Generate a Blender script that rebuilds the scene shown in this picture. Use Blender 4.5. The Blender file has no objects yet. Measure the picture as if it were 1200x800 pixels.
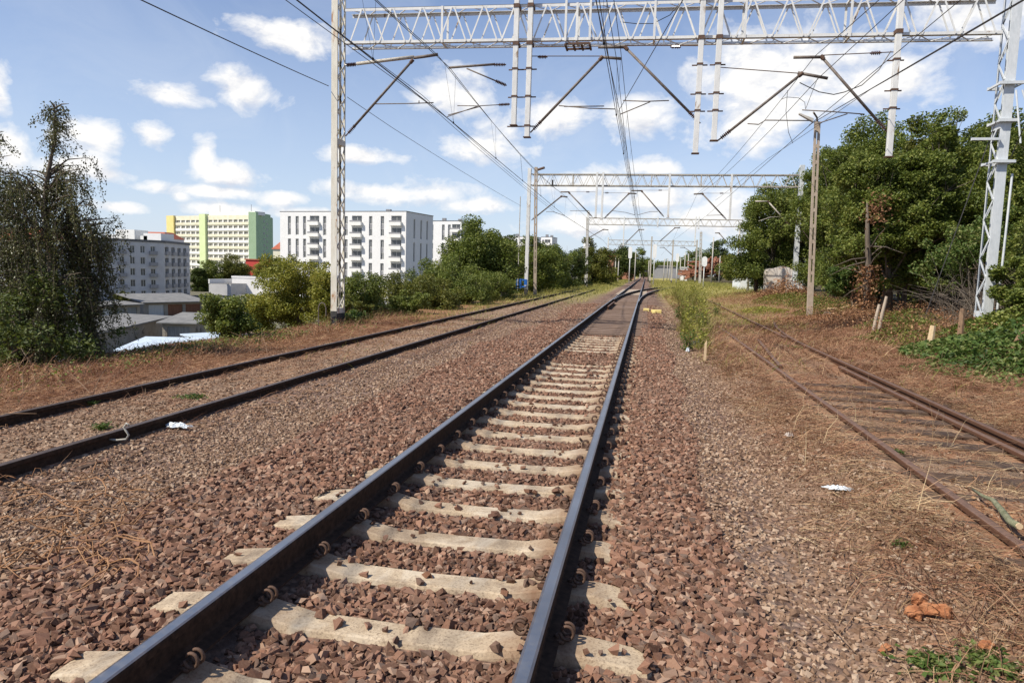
import bpy, bmesh, math, random
import numpy as np
from mathutils import Vector, Matrix
rng = np.random.default_rng(7); random.seed(7)
PI = math.pi
scene = bpy.context.scene
C = scene.collection

# ------------------------------------------------------------------ camera
YAW, PITCH, ROLL, FPX, CAMZ, CAMX = .1855, .1012, .0288, 821.5, 1.533, 1.143
_f = np.array([-math.sin(YAW)*math.cos(PITCH), math.cos(YAW)*math.cos(PITCH), -math.sin(PITCH)])
_r0 = np.array([math.cos(YAW), math.sin(YAW), 0.]); _u0 = np.cross(_r0, _f)
_r = math.cos(ROLL)*_r0 + math.sin(ROLL)*_u0
_u = np.cross(_r, _f)
CAM = np.array([CAMX, 0., CAMZ])
cam = bpy.data.cameras.new('camera'); cam.lens = FPX/1200*36; cam.sensor_width = 36; cam.clip_start = .05; cam.clip_end = 6000
co = bpy.data.objects.new('camera', cam); C.objects.link(co)
co.matrix_world = Matrix(((_r[0], _u[0], -_f[0], CAM[0]), (_r[1], _u[1], -_f[1], CAM[1]), (_r[2], _u[2], -_f[2], CAM[2]), (0, 0, 0, 1)))
scene.camera = co
def ray(px, py): return _f + (px-600)/FPX*_r - (py-400)/FPX*_u
def at(px, py, D):                       # survey of the photograph: point of the sight line on the plane Y = D
    d = ray(px, py); t = D/d[1]; return CAM + t*d
def atz(px, py, z):
    d = ray(px, py); t = (z-CAM[2])/d[2]; return CAM + t*d

# ------------------------------------------------------------------ light
scene.view_settings.view_transform = 'Standard'; scene.view_settings.look = 'None'; scene.view_settings.gamma = 1
scene.view_settings.exposure = 0.33
TOSUN = Vector((-.70, -.56, 1.0)).normalized()
ELEV = math.asin(TOSUN.z); AZ = math.atan2(TOSUN.x, TOSUN.y)
sl = bpy.data.lights.new('sun', 'SUN'); sl.energy = 5.0; sl.angle = math.radians(.55); sl.color = (1, .95, .86)
so = bpy.data.objects.new('sun', sl); C.objects.link(so); sl.color = (1, .925, .80); so.rotation_euler = (-TOSUN).to_track_quat('-Z', 'Y').to_euler()

# ------------------------------------------------------------------ node helpers
def new_mat(name):
    m = bpy.data.materials.new(name); m.use_nodes = True; nt = m.node_tree
    for n in list(nt.nodes): nt.nodes.remove(n)
    o = nt.nodes.new('ShaderNodeOutputMaterial'); return m, nt, o
class N:
    def __init__(s, nt): s.nt = nt
    def node(s, t, **k):
        n = s.nt.nodes.new(t)
        for a, b in k.items(): setattr(n, a, b)
        return n
    def lk(s, a, b): s.nt.links.new(a, b)
    def put(s, sock, v):
        if isinstance(v, (int, float)): sock.default_value = v
        elif isinstance(v, (tuple, list)):
            sock.default_value = tuple(v)+(1,) if len(v) == 3 and len(sock.default_value) == 4 else tuple(v)
        else: s.lk(v, sock)
    def math(s, op, a, b=0., c=None, clamp=False):
        n = s.node('ShaderNodeMath', operation=op, use_clamp=clamp); s.put(n.inputs[0], a); s.put(n.inputs[1], b)
        if c is not None: s.put(n.inputs[2], c)
        return n.outputs[0]
    def noise(s, scale, detail=4, rough=.55, vec=None, dist=0., out=0):
        n = s.node('ShaderNodeTexNoise'); n.inputs['Scale'].default_value = scale; n.inputs['Detail'].default_value = detail
        n.inputs['Roughness'].default_value = rough; n.inputs['Distortion'].default_value = dist
        if vec is not None: s.lk(vec, n.inputs['Vector'])
        return n.outputs[out]
    def voro(s, scale, vec=None, feature='F1', out='Distance', rand=1.):
        n = s.node('ShaderNodeTexVoronoi', feature=feature); n.inputs['Scale'].default_value = scale
        n.inputs['Randomness'].default_value = rand
        if vec is not None: s.lk(vec, n.inputs['Vector'])
        return n.outputs[out]
    def ramp(s, fac, stops):
        n = s.node('ShaderNodeValToRGB'); cr = n.color_ramp
        while len(cr.elements) < len(stops): cr.elements.new(.5)
        for e, (p, c) in zip(cr.elements, stops):
            e.position = p; e.color = (c, c, c, 1) if isinstance(c, (int, float)) else tuple(c)+(1,)
        s.lk(fac, n.inputs[0]); return n.outputs[0]
    def maprange(s, v, a, b, c=0., d=1.):
        n = s.node('ShaderNodeMapRange'); s.put(n.inputs[0], v)
        for i, q in enumerate((a, b, c, d)): n.inputs[i+1].default_value = q
        return n.outputs[0]
    def mix(s, fac, a, b, mode='MIX'):
        n = s.node('ShaderNodeMix', data_type='RGBA', blend_type=mode); s.put(n.inputs[0], fac); s.put(n.inputs[6], a); s.put(n.inputs[7], b); return n.outputs[2]
    def bump(s, h, strength=.5, dist=.02, normal=None):
        n = s.node('ShaderNodeBump'); n.inputs['Strength'].default_value = strength; n.inputs['Distance'].default_value = dist; s.lk(h, n.inputs['Height'])
        if normal is not None: s.lk(normal, n.inputs['Normal'])
        return n.outputs[0]
    def vec(s): return s.node('ShaderNodeTexCoord').outputs['Object']
    def pos(s): return s.node('ShaderNodeNewGeometry').outputs['Position']
    def island(s): return s.node('ShaderNodeNewGeometry').outputs['Random Per Island']
    def bsdf(s, col, rough=.8, normal=None, metal=0., spec=.5):
        n = s.node('ShaderNodeBsdfPrincipled'); s.put(n.inputs['Base Color'], col); s.put(n.inputs['Roughness'], rough)
        n.inputs['Metallic'].default_value = metal; n.inputs['Specular IOR Level'].default_value = spec
        if normal is not None: s.lk(normal, n.inputs['Normal'])
        return n.outputs[0]
def surf(name, c1, c2, scale=8., rough=.8, bump=.3, bd=.01, metal=0., c3=None, c3t=.6, spec=.4, stretch=None):
    """weathered surface: two tones in fractal patches, a third as blotches"""
    m, nt, o = new_mat(name); n = N(nt); v = n.pos()
    if stretch:
        mp = n.node('ShaderNodeMapping'); n.lk(v, mp.inputs[0]); mp.inputs['Scale'].default_value = stretch; v = mp.outputs[0]
    a = n.noise(scale, 6, .62, v); b = n.noise(scale*7.3, 4, .6, v)
    col = n.mix(n.ramp(a, [(.35, 0.), (.68, 1.)]), c1, c2)
    col = n.mix(n.math('MULTIPLY', n.ramp(b, [(.3, 0.), (.75, 1.)]), .35), col, tuple(x*.6 for x in c1))
    if c3 is not None:
        k = n.noise(scale*.9, 7, .7, v, dist=.6)
        col = n.mix(n.ramp(k, [(c3t, 0.), (c3t+.07, 1.)]), col, c3)
    h = n.math('ADD', a, n.math('MULTIPLY', b, .5))
    n.lk(n.bsdf(col, rough, n.bump(h, bump, bd), metal, spec), o.inputs[0]); return m
def leafmat(name, cols, scale=.6, trans=.35, rough=.55):
    m, nt, o = new_mat(name); n = N(nt)
    r = n.island(); big = n.noise(scale, 3, .6, n.pos())
    f = n.math('ADD', n.math('MULTIPLY', r, .62), n.math('MULTIPLY', n.ramp(big, [(.3, 0.), (.7, 1.)]), .38))
    k = len(cols); col = n.ramp(f, [((i+.5)/k, c) for i, c in enumerate(cols)])
    p = n.bsdf(col, rough, spec=.35)
    t = n.node('ShaderNodeBsdfTranslucent'); n.lk(n.mix(.5, col, n.mix(1., col, (1., 1., .55), 'MULTIPLY')), t.inputs[0])
    x = n.node('ShaderNodeMixShader'); x.inputs[0].default_value = trans; n.lk(p, x.inputs[1]); n.lk(t.outputs[0], x.inputs[2])
    n.lk(x.outputs[0], o.inputs[0]); return m

# ------------------------------------------------------------------ materials
M = {}
M['paint'] = surf('white_mast_paint', (.62, .62, .60), (.74, .74, .71), 3., .55, .15, .004, c3=(.26, .17, .10), c3t=.61, stretch=(1, 1, .35))
M['paint_old'] = surf('yellowed_mast_paint', (.60, .56, .46), (.74, .72, .64), 2.2, .6, .15, .004, c3=(.34, .17, .07), c3t=.58, stretch=(1.6, 1.6, .5))
M['paint_cool'] = surf('pale_grey_mast_paint', (.52, .56, .58), (.66, .68, .69), 2.2, .5, .12, .004, c3=(.24, .19, .15), c3t=.69, stretch=(1.6, 1.6, .5))
M['black_base'] = surf('black_bitumen', (.03, .03, .03), (.06, .055, .05), 12, .7)
M['steel_brown'] = surf('brown_rusty_steel', (.075, .042, .028), (.15, .085, .055), 14, .75, .35, .003, c3=(.045, .028, .02), c3t=.6)
M['tube'] = surf('weathered_tube', (.10, .075, .06), (.20, .17, .145), 12, .6, .2, .003)
M['tube_pale'] = surf('flaking_tube_shaded_beam', (.40, .37, .31), (.55, .51, .44), 18, .7, .3, .004, c3=(.16, .11, .07), c3t=.55)  # flaking tube paint; on two gantry beams its darker tone stands for shade
M['wire'] = surf('dark_copper_wire', (.025, .022, .020), (.05, .042, .035), 30, .5, 0.)
M['insul'] = surf('brown_porcelain', (.06, .028, .02), (.09, .045, .03), 20, .2, 0., spec=.6)
M['concrete_pole'] = surf('warm_concrete', (.36, .29, .22), (.46, .38, .30), 7, .9, .35, .006)
M['concrete'] = surf('concrete', (.40, .38, .34), (.52, .49, .44), 5, .9, .35, .006)
M['blue'] = surf('blue_enamel', (.02, .11, .42), (.03, .15, .50), 6, .4, .05)
M['wood_mid'] = surf('dusty_timber', (.15, .10, .075), (.25, .175, .13), 5, .9, .6, .01, stretch=(.6, 6, 6))
M['wood'] = surf('weathered_timber', (.06, .036, .024), (.135, .085, .056), 5, .9, .6, .01, stretch=(.6, 6, 6))
M['bark'] = surf('bark', (.09, .07, .052), (.18, .145, .11), 9, .95, .7, .02, stretch=(1, 1, .3))
M['cutwood'] = surf('pale_cut_wood', (.52, .38, .22), (.66, .50, .32), 20, .8, .3, .004)
M['grey_twig'] = surf('grey_twig', (.12, .095, .07), (.24, .20, .16), 3, .85, 0.)
M['twig'] = surf('dry_brown_twig', (.16, .095, .055), (.30, .19, .115), 3, .85, 0.)
M['white_plastic'] = surf('white_crumpled_plastic', (.66, .72, .76), (.82, .86, .88), 9, .35, .8, .02)

def leaf_set():
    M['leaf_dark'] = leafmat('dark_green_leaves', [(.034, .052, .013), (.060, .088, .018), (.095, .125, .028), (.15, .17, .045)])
    M['leaf_mid'] = leafmat('mid_green_leaves', [(.055, .080, .015), (.105, .142, .024), (.168, .202, .037), (.26, .27, .07)])
    M['leaf_fresh'] = leafmat('fresh_green_leaves', [(.035, .065, .014), (.068, .12, .022), (.12, .17, .038), (.25, .26, .09)])
    M['leaf_olive'] = leafmat('olive_leaves', [(.06, .075, .014), (.11, .125, .022), (.16, .165, .03), (.23, .215, .05)])
    M['leaf_yellow'] = leafmat('yellow_green_leaves', [(.12, .14, .02), (.19, .205, .032), (.28, .275, .045), (.40, .36, .08)])
    M['leaf_birch'] = leafmat('birch_leaves', [(.040, .045, .018), (.072, .08, .028), (.125, .13, .045), (.21, .20, .085)], .9, .25, .4)
    M['leaf_brown'] = leafmat('withered_leaves', [(.10, .045, .022), (.19, .09, .045), (.30, .155, .075), (.42, .26, .14)], 1.5, .2, .8)
    M['straw'] = leafmat('dry_straw', [(.14, .082, .046), (.24, .148, .082), (.37, .25, .14), (.54, .42, .25)], .8, .15, .8)
    M['straw_red'] = leafmat('red_brown_litter', [(.10, .046, .028), (.20, .094, .053), (.33, .175, .098), (.49, .33, .19)], .8, .1, .85)
    M['grass'] = leafmat('grass_blades', [(.10, .12, .02), (.20, .20, .04), (.34, .31, .08), (.50, .43, .17)], .15, .3, .6)
    M['weed'] = leafmat('tall_weeds', [(.08, .10, .02), (.16, .18, .03), (.29, .29, .06), (.46, .40, .12)], .5, .3, .6)
leaf_set()

def stone_mat(name, cols, rough=.85):
    m, nt, o = new_mat(name); n = N(nt); p = n.pos()
    col = n.ramp(n.island(), [((i+.5)/len(cols), c) for i, c in enumerate(cols)])
    b = n.noise(90, 5, .65, p)
    big = n.noise(.55, 4, .6, p)
    col = n.mix(n.ramp(b, [(.4, .0), (.8, .35)]), col, (.36, .24, .16))
    col = n.mix(n.ramp(big, [(.45, 0.), (.8, .3)]), col, (.28, .195, .145))
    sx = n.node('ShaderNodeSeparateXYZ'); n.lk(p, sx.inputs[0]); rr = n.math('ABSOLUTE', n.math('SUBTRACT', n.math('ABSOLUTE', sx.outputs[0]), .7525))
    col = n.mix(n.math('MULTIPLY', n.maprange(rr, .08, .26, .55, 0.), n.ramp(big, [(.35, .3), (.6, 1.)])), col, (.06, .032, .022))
    n.lk(n.bsdf(col, rough, n.bump(b, .3, .002), spec=.08), o.inputs[0]); return m
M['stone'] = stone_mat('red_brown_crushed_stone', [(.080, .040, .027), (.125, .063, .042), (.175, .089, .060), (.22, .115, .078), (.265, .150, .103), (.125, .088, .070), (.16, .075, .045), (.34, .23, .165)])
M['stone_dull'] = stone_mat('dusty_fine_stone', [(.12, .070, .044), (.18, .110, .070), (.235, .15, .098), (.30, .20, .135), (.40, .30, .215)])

# rail: shiny running surface facing up, rust elsewhere
def railmat(name, shiny):
    m, nt, o = new_mat(name); n = N(nt); g = n.node('ShaderNodeNewGeometry'); p = g.outputs['Position']
    a = n.noise(25, 5, .6, p); s = n.noise(1.4, 3, .5, p)
    rust = n.mix(n.ramp(a, [(.3, 0.), (.7, 1.)]), (.024, .016, .012), (.072, .042, .028))
    R = n.bsdf(rust if shiny in (True, None) else n.mix(.5, rust, (.15, .07, .04)), .85, n.bump(a, .4, .003), spec=.12)
    if shiny is None:
        S = n.bsdf(n.mix(n.ramp(a, [(.3, 0.), (.7, 1.)]), (.060, .045, .038), (.11, .080, .065)), .5, metal=.2)
    elif shiny:
        col = n.mix(n.ramp(s, [(.3, 0.), (.7, 1.)]), (.62, .585, .55), (.44, .41, .38))
        S = n.bsdf(col, n.maprange(a, .3, .7, .28, .48), metal=1.)
    else:
        S = n.bsdf(n.mix(n.ramp(a, [(.3, 0.), (.7, 1.)]), (.10, .058, .040), (.19, .11, .075)), .65, metal=0.)
    sx = n.node('ShaderNodeSeparateXYZ'); n.lk(g.outputs['Normal'], sx.inputs[0])
    so_ = n.node('ShaderNodeSeparateXYZ'); n.lk(n.vec(), so_.inputs[0])
    k = n.math('MULTIPLY', n.ramp(sx.outputs[2], [(.93, 0.), (.99, 1.)] if shiny else [(.35, 0.), (.75, 1.)]), n.math('GREATER_THAN', so_.outputs[2], -.025))
    x = n.node('ShaderNodeMixShader'); n.lk(k, x.inputs[0]); n.lk(R, x.inputs[1]); n.lk(S, x.inputs[2]); n.lk(x.outputs[0], o.inputs[0]); return m
M['rail'] = railmat('worn_rail_steel', True); M['rail_rust'] = railmat('rusty_rail_steel', False); M['rail_dark'] = railmat('shade_toned_rail_steel', None)  # rail_dark: shade on the near faces of the left rails put into the colour

def sleeper_mat():
    m, nt, o = new_mat('stained_sleeper_concrete'); n = N(nt); p = n.pos()
    a = n.noise(6, 6, .65, p); b = n.noise(70, 5, .7, p); k = n.noise(3.1, 6, .7, p, dist=.5)
    col = n.mix(n.ramp(a, [(.3, 0.), (.7, 1.)]), (.36, .275, .185), (.54, .435, .305))
    col = n.mix(n.ramp(k, [(.48, 0.), (.66, .85)]), col, (.25, .19, .135))
    col = n.mix(n.ramp(b, [(.50, 0.), (.64, .75)]), col, (.17, .12, .085)); col = n.mix(n.ramp(n.noise(1.7, 5, .7, p, dist=1.), [(.5, 0.), (.62, .5)]), col, (.58, .51, .40))
    sx = n.node('ShaderNodeSeparateXYZ'); n.lk(p, sx.inputs[0])
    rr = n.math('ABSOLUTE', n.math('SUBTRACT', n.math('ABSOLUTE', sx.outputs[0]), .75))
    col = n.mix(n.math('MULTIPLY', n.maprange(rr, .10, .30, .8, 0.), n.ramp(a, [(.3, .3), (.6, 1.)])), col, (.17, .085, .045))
    n.lk(n.bsdf(col, .9, n.bump(n.math('ADD', a, n.math('MULTIPLY', b, .7)), .7, .006), spec=.2), o.inputs[0]); return m
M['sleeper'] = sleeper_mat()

# ------------------------------------------------------------------ object helpers
def link(o): C.objects.link(o); return o
def tag(o, label, cat, group=None, kind=None):
    if label: o['label'] = label
    if cat: o['category'] = cat
    if group: o['group'] = group
    if kind: o['kind'] = kind
    return o
def thing(name, label, cat, loc=(0, 0, 0), group=None):
    o = link(bpy.data.objects.new(name, None)); o.location = Vector([float(a) for a in loc]); o.empty_display_size = .3
    return tag(o, label, cat, group)
def root_loc(p):
    v = Vector((0, 0, 0))
    while p is not None: v += p.location; p = p.parent
    return v
def fast(name, V, F, mat, parent=None, smooth=False):
    """numpy mesh: V (n,3), F (m,k)"""
    V = np.asarray(V, dtype=np.float32); F = np.asarray(F, dtype=np.int32); k = F.shape[1]
    if parent is not None: V = V - np.array(root_loc(parent), dtype=np.float32)
    me = bpy.data.meshes.new(name); me.vertices.add(len(V)); me.vertices.foreach_set('co', V.ravel())
    me.loops.add(F.size); me.loops.foreach_set('vertex_index', F.ravel())
    me.polygons.add(len(F)); me.polygons.foreach_set('loop_start', np.arange(0, F.size, k, dtype=np.int32))
    me.polygons.foreach_set('use_smooth', np.full(len(F), smooth, dtype=bool))
    me.update(calc_edges=True); me.materials.append(mat)
    o = link(bpy.data.objects.new(name, me)); o.parent = parent; return o
def orth(d):
    d = np.asarray(d, float); d = d/np.linalg.norm(d); a = np.array([0, 0, 1.]) if abs(d[2]) < .95 else np.array([0, 1., 0])
    x = np.cross(d, a); x /= np.linalg.norm(x); return d, x, np.cross(x, d)
class MB:
    def __init__(s): s.v = []; s.f = []
    def quad(s, *p):
        i = len(s.v); s.v += [tuple(map(float, q)) for q in p]; s.f.append(tuple(range(i, i+len(p)))); return s
    def hexa(s, P):      # 8 corners: bottom 4 ccw, top 4 ccw
        i = len(s.v); s.v += [tuple(map(float, q)) for q in P]
        s.f += [tuple(i+j for j in q) for q in ((3, 2, 1, 0), (4, 5, 6, 7), (0, 1, 5, 4), (1, 2, 6, 5), (2, 3, 7, 6), (3, 0, 4, 7))]; return s
    def box(s, x0, x1, y0, y1, z0, z1):
        return s.hexa([(x0, y0, z0), (x1, y0, z0), (x1, y1, z0), (x0, y1, z0), (x0, y0, z1), (x1, y0, z1), (x1, y1, z1), (x0, y1, z1)])
    def bar(s, a, b, w, h=None, up=None):
        """square section bar; w across, h along the second axis"""
        h = w if h is None else h; a = np.asarray(a, float); b = np.asarray(b, float); d, x, y = orth(b-a)
        if up is not None:
            x = np.cross(d, up); x /= np.linalg.norm(x); y = np.cross(x, d)
        x = x*w/2; y = y*h/2
        return s.hexa([a-x-y, a+x-y, a+x+y, a-x+y, b-x-y, b+x-y, b+x+y, b-x+y])
    def angle(s, a, b, w, t, sx, sy, up=(0, 0, 1)):
        """L-section steel angle along a-b with its legs pointing to sx (side) and sy"""
        a = np.asarray(a, float); b = np.asarray(b, float); sx = np.asarray(sx, float); sy = np.asarray(sy, float)
        for p, q in ((sx, sy), (sy, sx)):
            s.hexa([a, a+p*w, a+p*w+q*t, a+q*t, b, b+p*w, b+p*w+q*t, b+q*t])
        return s
    def tube(s, pts, r, n=8, r2=None, cap=True):
        pts = [np.asarray(p, float) for p in pts]; m = len(pts); i0 = len(s.v); prev = None
        for j, p in enumerate(pts):
            d = pts[min(j+1, m-1)]-pts[max(j-1, 0)]; d, x, y = orth(d)
            if prev is not None:
                x = prev - d*np.dot(prev, d); x /= max(np.linalg.norm(x), 1e-9); y = np.cross(x, d)
            prev = x
            rr = r if r2 is None else (r+(r2-r)*j/(m-1))
            if isinstance(r, (list, tuple)): rr = r[j]
            for k in range(n):
                t = 2*PI*k/n; s.v.append(tuple(p+rr*(math.cos(t)*x+math.sin(t)*y)))
        for j in range(m-1):
            for k in range(n):
                a = i0+j*n+k; b = i0+j*n+(k+1) % n; s.f.append((a, b, b+n, a+n))
        if cap: s.f.append(tuple(i0+k for k in range(n))[::-1]); s.f.append(tuple(i0+(m-1)*n+k for k in range(n)))
        return s
    def lathe(s, a, d, prof, n=12):
        a = np.asarray(a, float); d, x, y = orth(d); i0 = len(s.v)
        for (t, r) in prof:
            for k in range(n):
                q = 2*PI*k/n; s.v.append(tuple(a+d*t+r*(math.cos(q)*x+math.sin(q)*y)))
        for j in range(len(prof)-1):
            for k in range(n):
                p = i0+j*n+k; q = i0+j*n+(k+1) % n; s.f.append((p, q, q+n, p+n))
        return s
    def build(s, name, mat, parent=None, smooth=False, bevel=0.):
        L = np.array(root_loc(parent)) if parent is not None else np.zeros(3)
        me = bpy.data.meshes.new(name); me.from_pydata([tuple(np.array(v)-L) for v in s.v], [], s.f)
        if smooth: me.polygons.foreach_set('use_smooth', [True]*len(s.f))
        me.materials.append(mat); me.update()
        o = link(bpy.data.objects.new(name, me)); o.parent = parent
        if bevel:
            b = o.modifiers.new('bevel', 'BEVEL'); b.width = bevel; b.segments = 2; b.limit_method = 'ANGLE'
        return o
def copy_tree(o, parent=None):
    c = o.copy(); C.objects.link(c); c.parent = parent
    for ch in list(o.children): copy_tree(ch, c)
    return c
ORD = ['', 'first', 'second', 'third', 'fourth', 'fifth', 'sixth', 'seventh', 'eighth', 'ninth', 'tenth', 'eleventh', 'twelfth', 'thirteenth', 'fourteenth', 'fifteenth', 'sixteenth', 'seventeenth', 'eighteenth', 'nineteenth']
TENS = {20: ('twentieth', 'twenty'), 30: ('thirtieth', 'thirty'), 40: ('fortieth', 'forty'), 50: ('fiftieth', 'fifty'), 60: ('sixtieth', 'sixty'), 70: ('seventieth', 'seventy')}
def ordinal(n):
    if n < 20: return ORD[n]
    t = n//10*10; return TENS[t][0] if n == t else TENS[t][1]+'-'+ORD[n-t]

# ------------------------------------------------------------------ terrain
def sstep(x, a, b):
    t = np.clip((x-a)/(b-a), 0, 1); return t*t*(3-2*t)
_ph = rng.uniform(0, 6.28, (12, 3)); _fr = rng.uniform(.25, 2.4, 12); _an = rng.uniform(0, 6.28, 12)
def lump(X, Y, f=1.):
    r = 0
    for i in range(12): r = r + np.sin((X*math.cos(_an[i])+Y*math.sin(_an[i]))*_fr[i]*f+_ph[i, 0])/(1+_fr[i])
    return r/4
CITY = -8.0
def gz(X, Y):
    X = np.asarray(X, float); Y = np.asarray(Y, float)
    z = -.27 + 0*X
    crown = (1-sstep(np.abs(X), 1.5, 2.1))
    z = z + .034*crown*(1-sstep(Y, 20, 26)*.3)
    crib = sstep(np.abs(X), .5, .75); z = z - .022*(1-crib)*crown
    z = z + .035*sstep(np.abs(X), .98, 1.12)*(1-sstep(np.abs(X), 1.7, 2.3))*sstep(Y+np.where(X > 0, 1.8, 0), 4.8, 6.6)
    z = z + .07*sstep(-X, 3.0, 3.6)*(1-sstep(-X, 5.6, 6.4))
    z = z - .06*sstep(-X, 6.0, 8.4)
    z = z + .13*sstep(X, 2.4, 3.2) - .03*sstep(X, 4.0, 4.6)
    z = z + .12*sstep(X, 5.1, 6.4) + .36*sstep(X, 6.2, 10.) + .25*sstep(X, 10, 16)
    z = z - .3*sstep(Y, 80, 160)*sstep(X, 5, 12)
    e = 9.0 + .35*lump(X*0, Y, .6)
    d = np.clip(-X-e, 0, None); drop = np.where(d < 13.8, d*.55, 7.6)
    z = z - drop*1.0
    z = np.where(-X-e > 13.8, CITY, z)
    n = lump(X, Y, 2.2)*.03*(sstep(np.abs(X), 2.4, 3.5)) + lump(X, Y, .7)*.10*(sstep(X, 6, 9)+sstep(-X, 8, 11))
    return z+n
def gzs(x, y): return float(gz(np.array([x]), np.array([y]))[0])
def axis(segs):
    out = []
    for a, b, st in segs: out += list(np.arange(a, b, st))
    return np.array(out+[segs[-1][1]])
ax = axis([(-1500, -200, 130), (-200, -40, 16), (-40, -24, 2), (-24, -7, .5), (-7, 7, .16), (7, 16, .4), (16, 40, 2), (40, 200, 20), (200, 1500, 130)])
ay = axis([(-60, -4, 6), (-4, 12, .16), (12, 30, .35), (30, 80, 1.2), (80, 200, 6), (200, 600, 40), (600, 3000, 300)])
GX, GY = np.meshgrid(ax, ay); GZ = gz(GX, GY); V = np.stack([GX.ravel(), GY.ravel(), GZ.ravel()], 1)
nx, ny = len(ax), len(ay); idx = np.arange(nx*ny).reshape(ny, nx)
F = np.stack([idx[:-1, :-1].ravel(), idx[:-1, 1:].ravel(), idx[1:, 1:].ravel(), idx[1:, :-1].ravel()], 1)
def ground_mat():
    m, nt, o = new_mat('trackside_ground'); n = N(nt); p = n.pos()
    sx = n.node('ShaderNodeSeparateXYZ'); n.lk(p, sx.inputs[0]); X, Y, Z = sx.outputs
    w = n.noise(.7, 5, .6, p); w2 = n.noise(3.5, 5, .65, p); fine = n.noise(38, 5, .7, p)
    Xn = n.math('ADD', X, n.math('MULTIPLY', n.math('SUBTRACT', w, .5), 1.6))
    # crushed stone
    vd = n.voro(21, p); vc = n.node('ShaderNodeTexVoronoi'); vc.inputs['Scale'].default_value = 21; n.lk(p, vc.inputs['Vector'])
    sc = n.node('ShaderNodeSeparateXYZ'); n.lk(vc.outputs['Color'], sc.inputs[0])
    st = n.ramp(sc.outputs[0], [(0., (.12, .065, .045)), (.4, (.22, .125, .085)), (.75, (.30, .185, .13)), (1., (.40, .28, .21))])
    st = n.mix(n.ramp(vd, [(.32, 0.), (.62, .8)]), st, (.05, .03, .024))
    st = n.mix(n.ramp(w, [(.35, 0.), (.7, .5)]), st, (.30, .22, .175))
    # rusty brown oil-stained stone further along the line
    dirt = n.mix(n.ramp(w2, [(.3, 0.), (.7, 1.)]), (.20, .13, .085), (.34, .24, .165))
    litter = n.mix(n.ramp(w2, [(.3, 0.), (.7, 1.)]), (.17, .075, .042), (.32, .155, .085))
    litter = n.mix(n.ramp(fine, [(.4, 0.), (.7, .6)]), litter, (.36, .25, .15))
    grass = n.mix(n.ramp(w2, [(.3, 0.), (.7, 1.)]), (.26, .23, .08), (.42, .36, .15))
    city = n.mix(n.ramp(w, [(.3, 0.), (.7, 1.)]), (.10, .10, .06), (.20, .18, .14))
    fL = n.maprange(Xn, -5.6, -6.3, 0, 1); fR = n.maprange(Xn, 2.0, 2.9, 0, 1)
    mid = n.maprange(n.math('ABSOLUTE', n.math('ADD', Xn, 4.5)), .9, .4, 0, .8)
    col = n.mix(mid, st, dirt)
    col = n.mix(fL, col, litter); col = n.mix(fR, col, n.mix(n.ramp(w, [(.4, 0.), (.62, 1.)]), litter, dirt))
    edge = n.math('ABSOLUTE', n.math('ADD', X, n.math('MULTIPLY', n.math('SUBTRACT', w, .5), 2.)))
    fg = n.math('MULTIPLY', n.maprange(n.math('ADD', Y, n.math('MULTIPLY', w, 20.)), 42, 75, 0, 1), n.maprange(edge, 1.9, 2.9, 0, 1))
    col = n.mix(fg, col, grass)
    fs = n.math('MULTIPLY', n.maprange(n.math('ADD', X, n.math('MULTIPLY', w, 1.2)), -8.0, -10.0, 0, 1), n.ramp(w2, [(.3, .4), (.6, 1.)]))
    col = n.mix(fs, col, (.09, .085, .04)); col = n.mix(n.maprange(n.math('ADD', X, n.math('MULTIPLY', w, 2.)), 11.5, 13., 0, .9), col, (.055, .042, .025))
    col = n.mix(n.maprange(Z, -6.8, -7.8, 0, 1), col, city)
    h = n.math('ADD', n.math('MULTIPLY', vd, -1.), n.math('MULTIPLY', fine, .6))
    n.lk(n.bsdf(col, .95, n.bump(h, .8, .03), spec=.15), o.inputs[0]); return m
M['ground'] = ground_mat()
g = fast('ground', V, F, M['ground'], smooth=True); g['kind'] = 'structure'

# ------------------------------------------------------------------ crushed stone
def hulls(k=14, seed=3):
    r = np.random.default_rng(seed); out = []
    for _ in range(k):
        bm = bmesh.new(); P = np.array([(a, b, c) for a in (-1, 1) for b in (-1, 1) for c in (-1, 1)], float)*.62; P += r.uniform(-.34, .34, P.shape); P = P[r.permutation(8)[:r.integers(6, 9)]]; P *= np.array([1.15, r.uniform(.75, 1.05), r.uniform(.5, .9)])
        for q in P: bm.verts.new(q)
        res = bmesh.ops.convex_hull(bm, input=bm.verts)
        bm.verts.ensure_lookup_table(); bm.verts.index_update()
        used = sorted({v.index for f in bm.faces for v in f.verts}); mp = {a: b for b, a in enumerate(used)}
        V = np.array([bm.verts[i].co[:] for i in used]); Fc = np.array([[mp[v.index] for v in f.verts] for f in bm.faces if len(f.verts) == 3])
        out.append((V, Fc)); bm.free()
    return out
HULLS = hulls()
def randrot(n, r=rng, tilt=None):
    q = r.normal(size=(n, 4)); q /= np.linalg.norm(q, axis=1)[:, None]; a, b, c, d = q.T
    return np.stack([1-2*(c*c+d*d), 2*(b*c-a*d), 2*(b*d+a*c), 2*(b*c+a*d), 1-2*(b*b+d*d), 2*(c*d-a*b), 2*(b*d-a*c), 2*(c*d+a*b), 1-2*(b*b+c*c)], 1).reshape(n, 3, 3)
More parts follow.
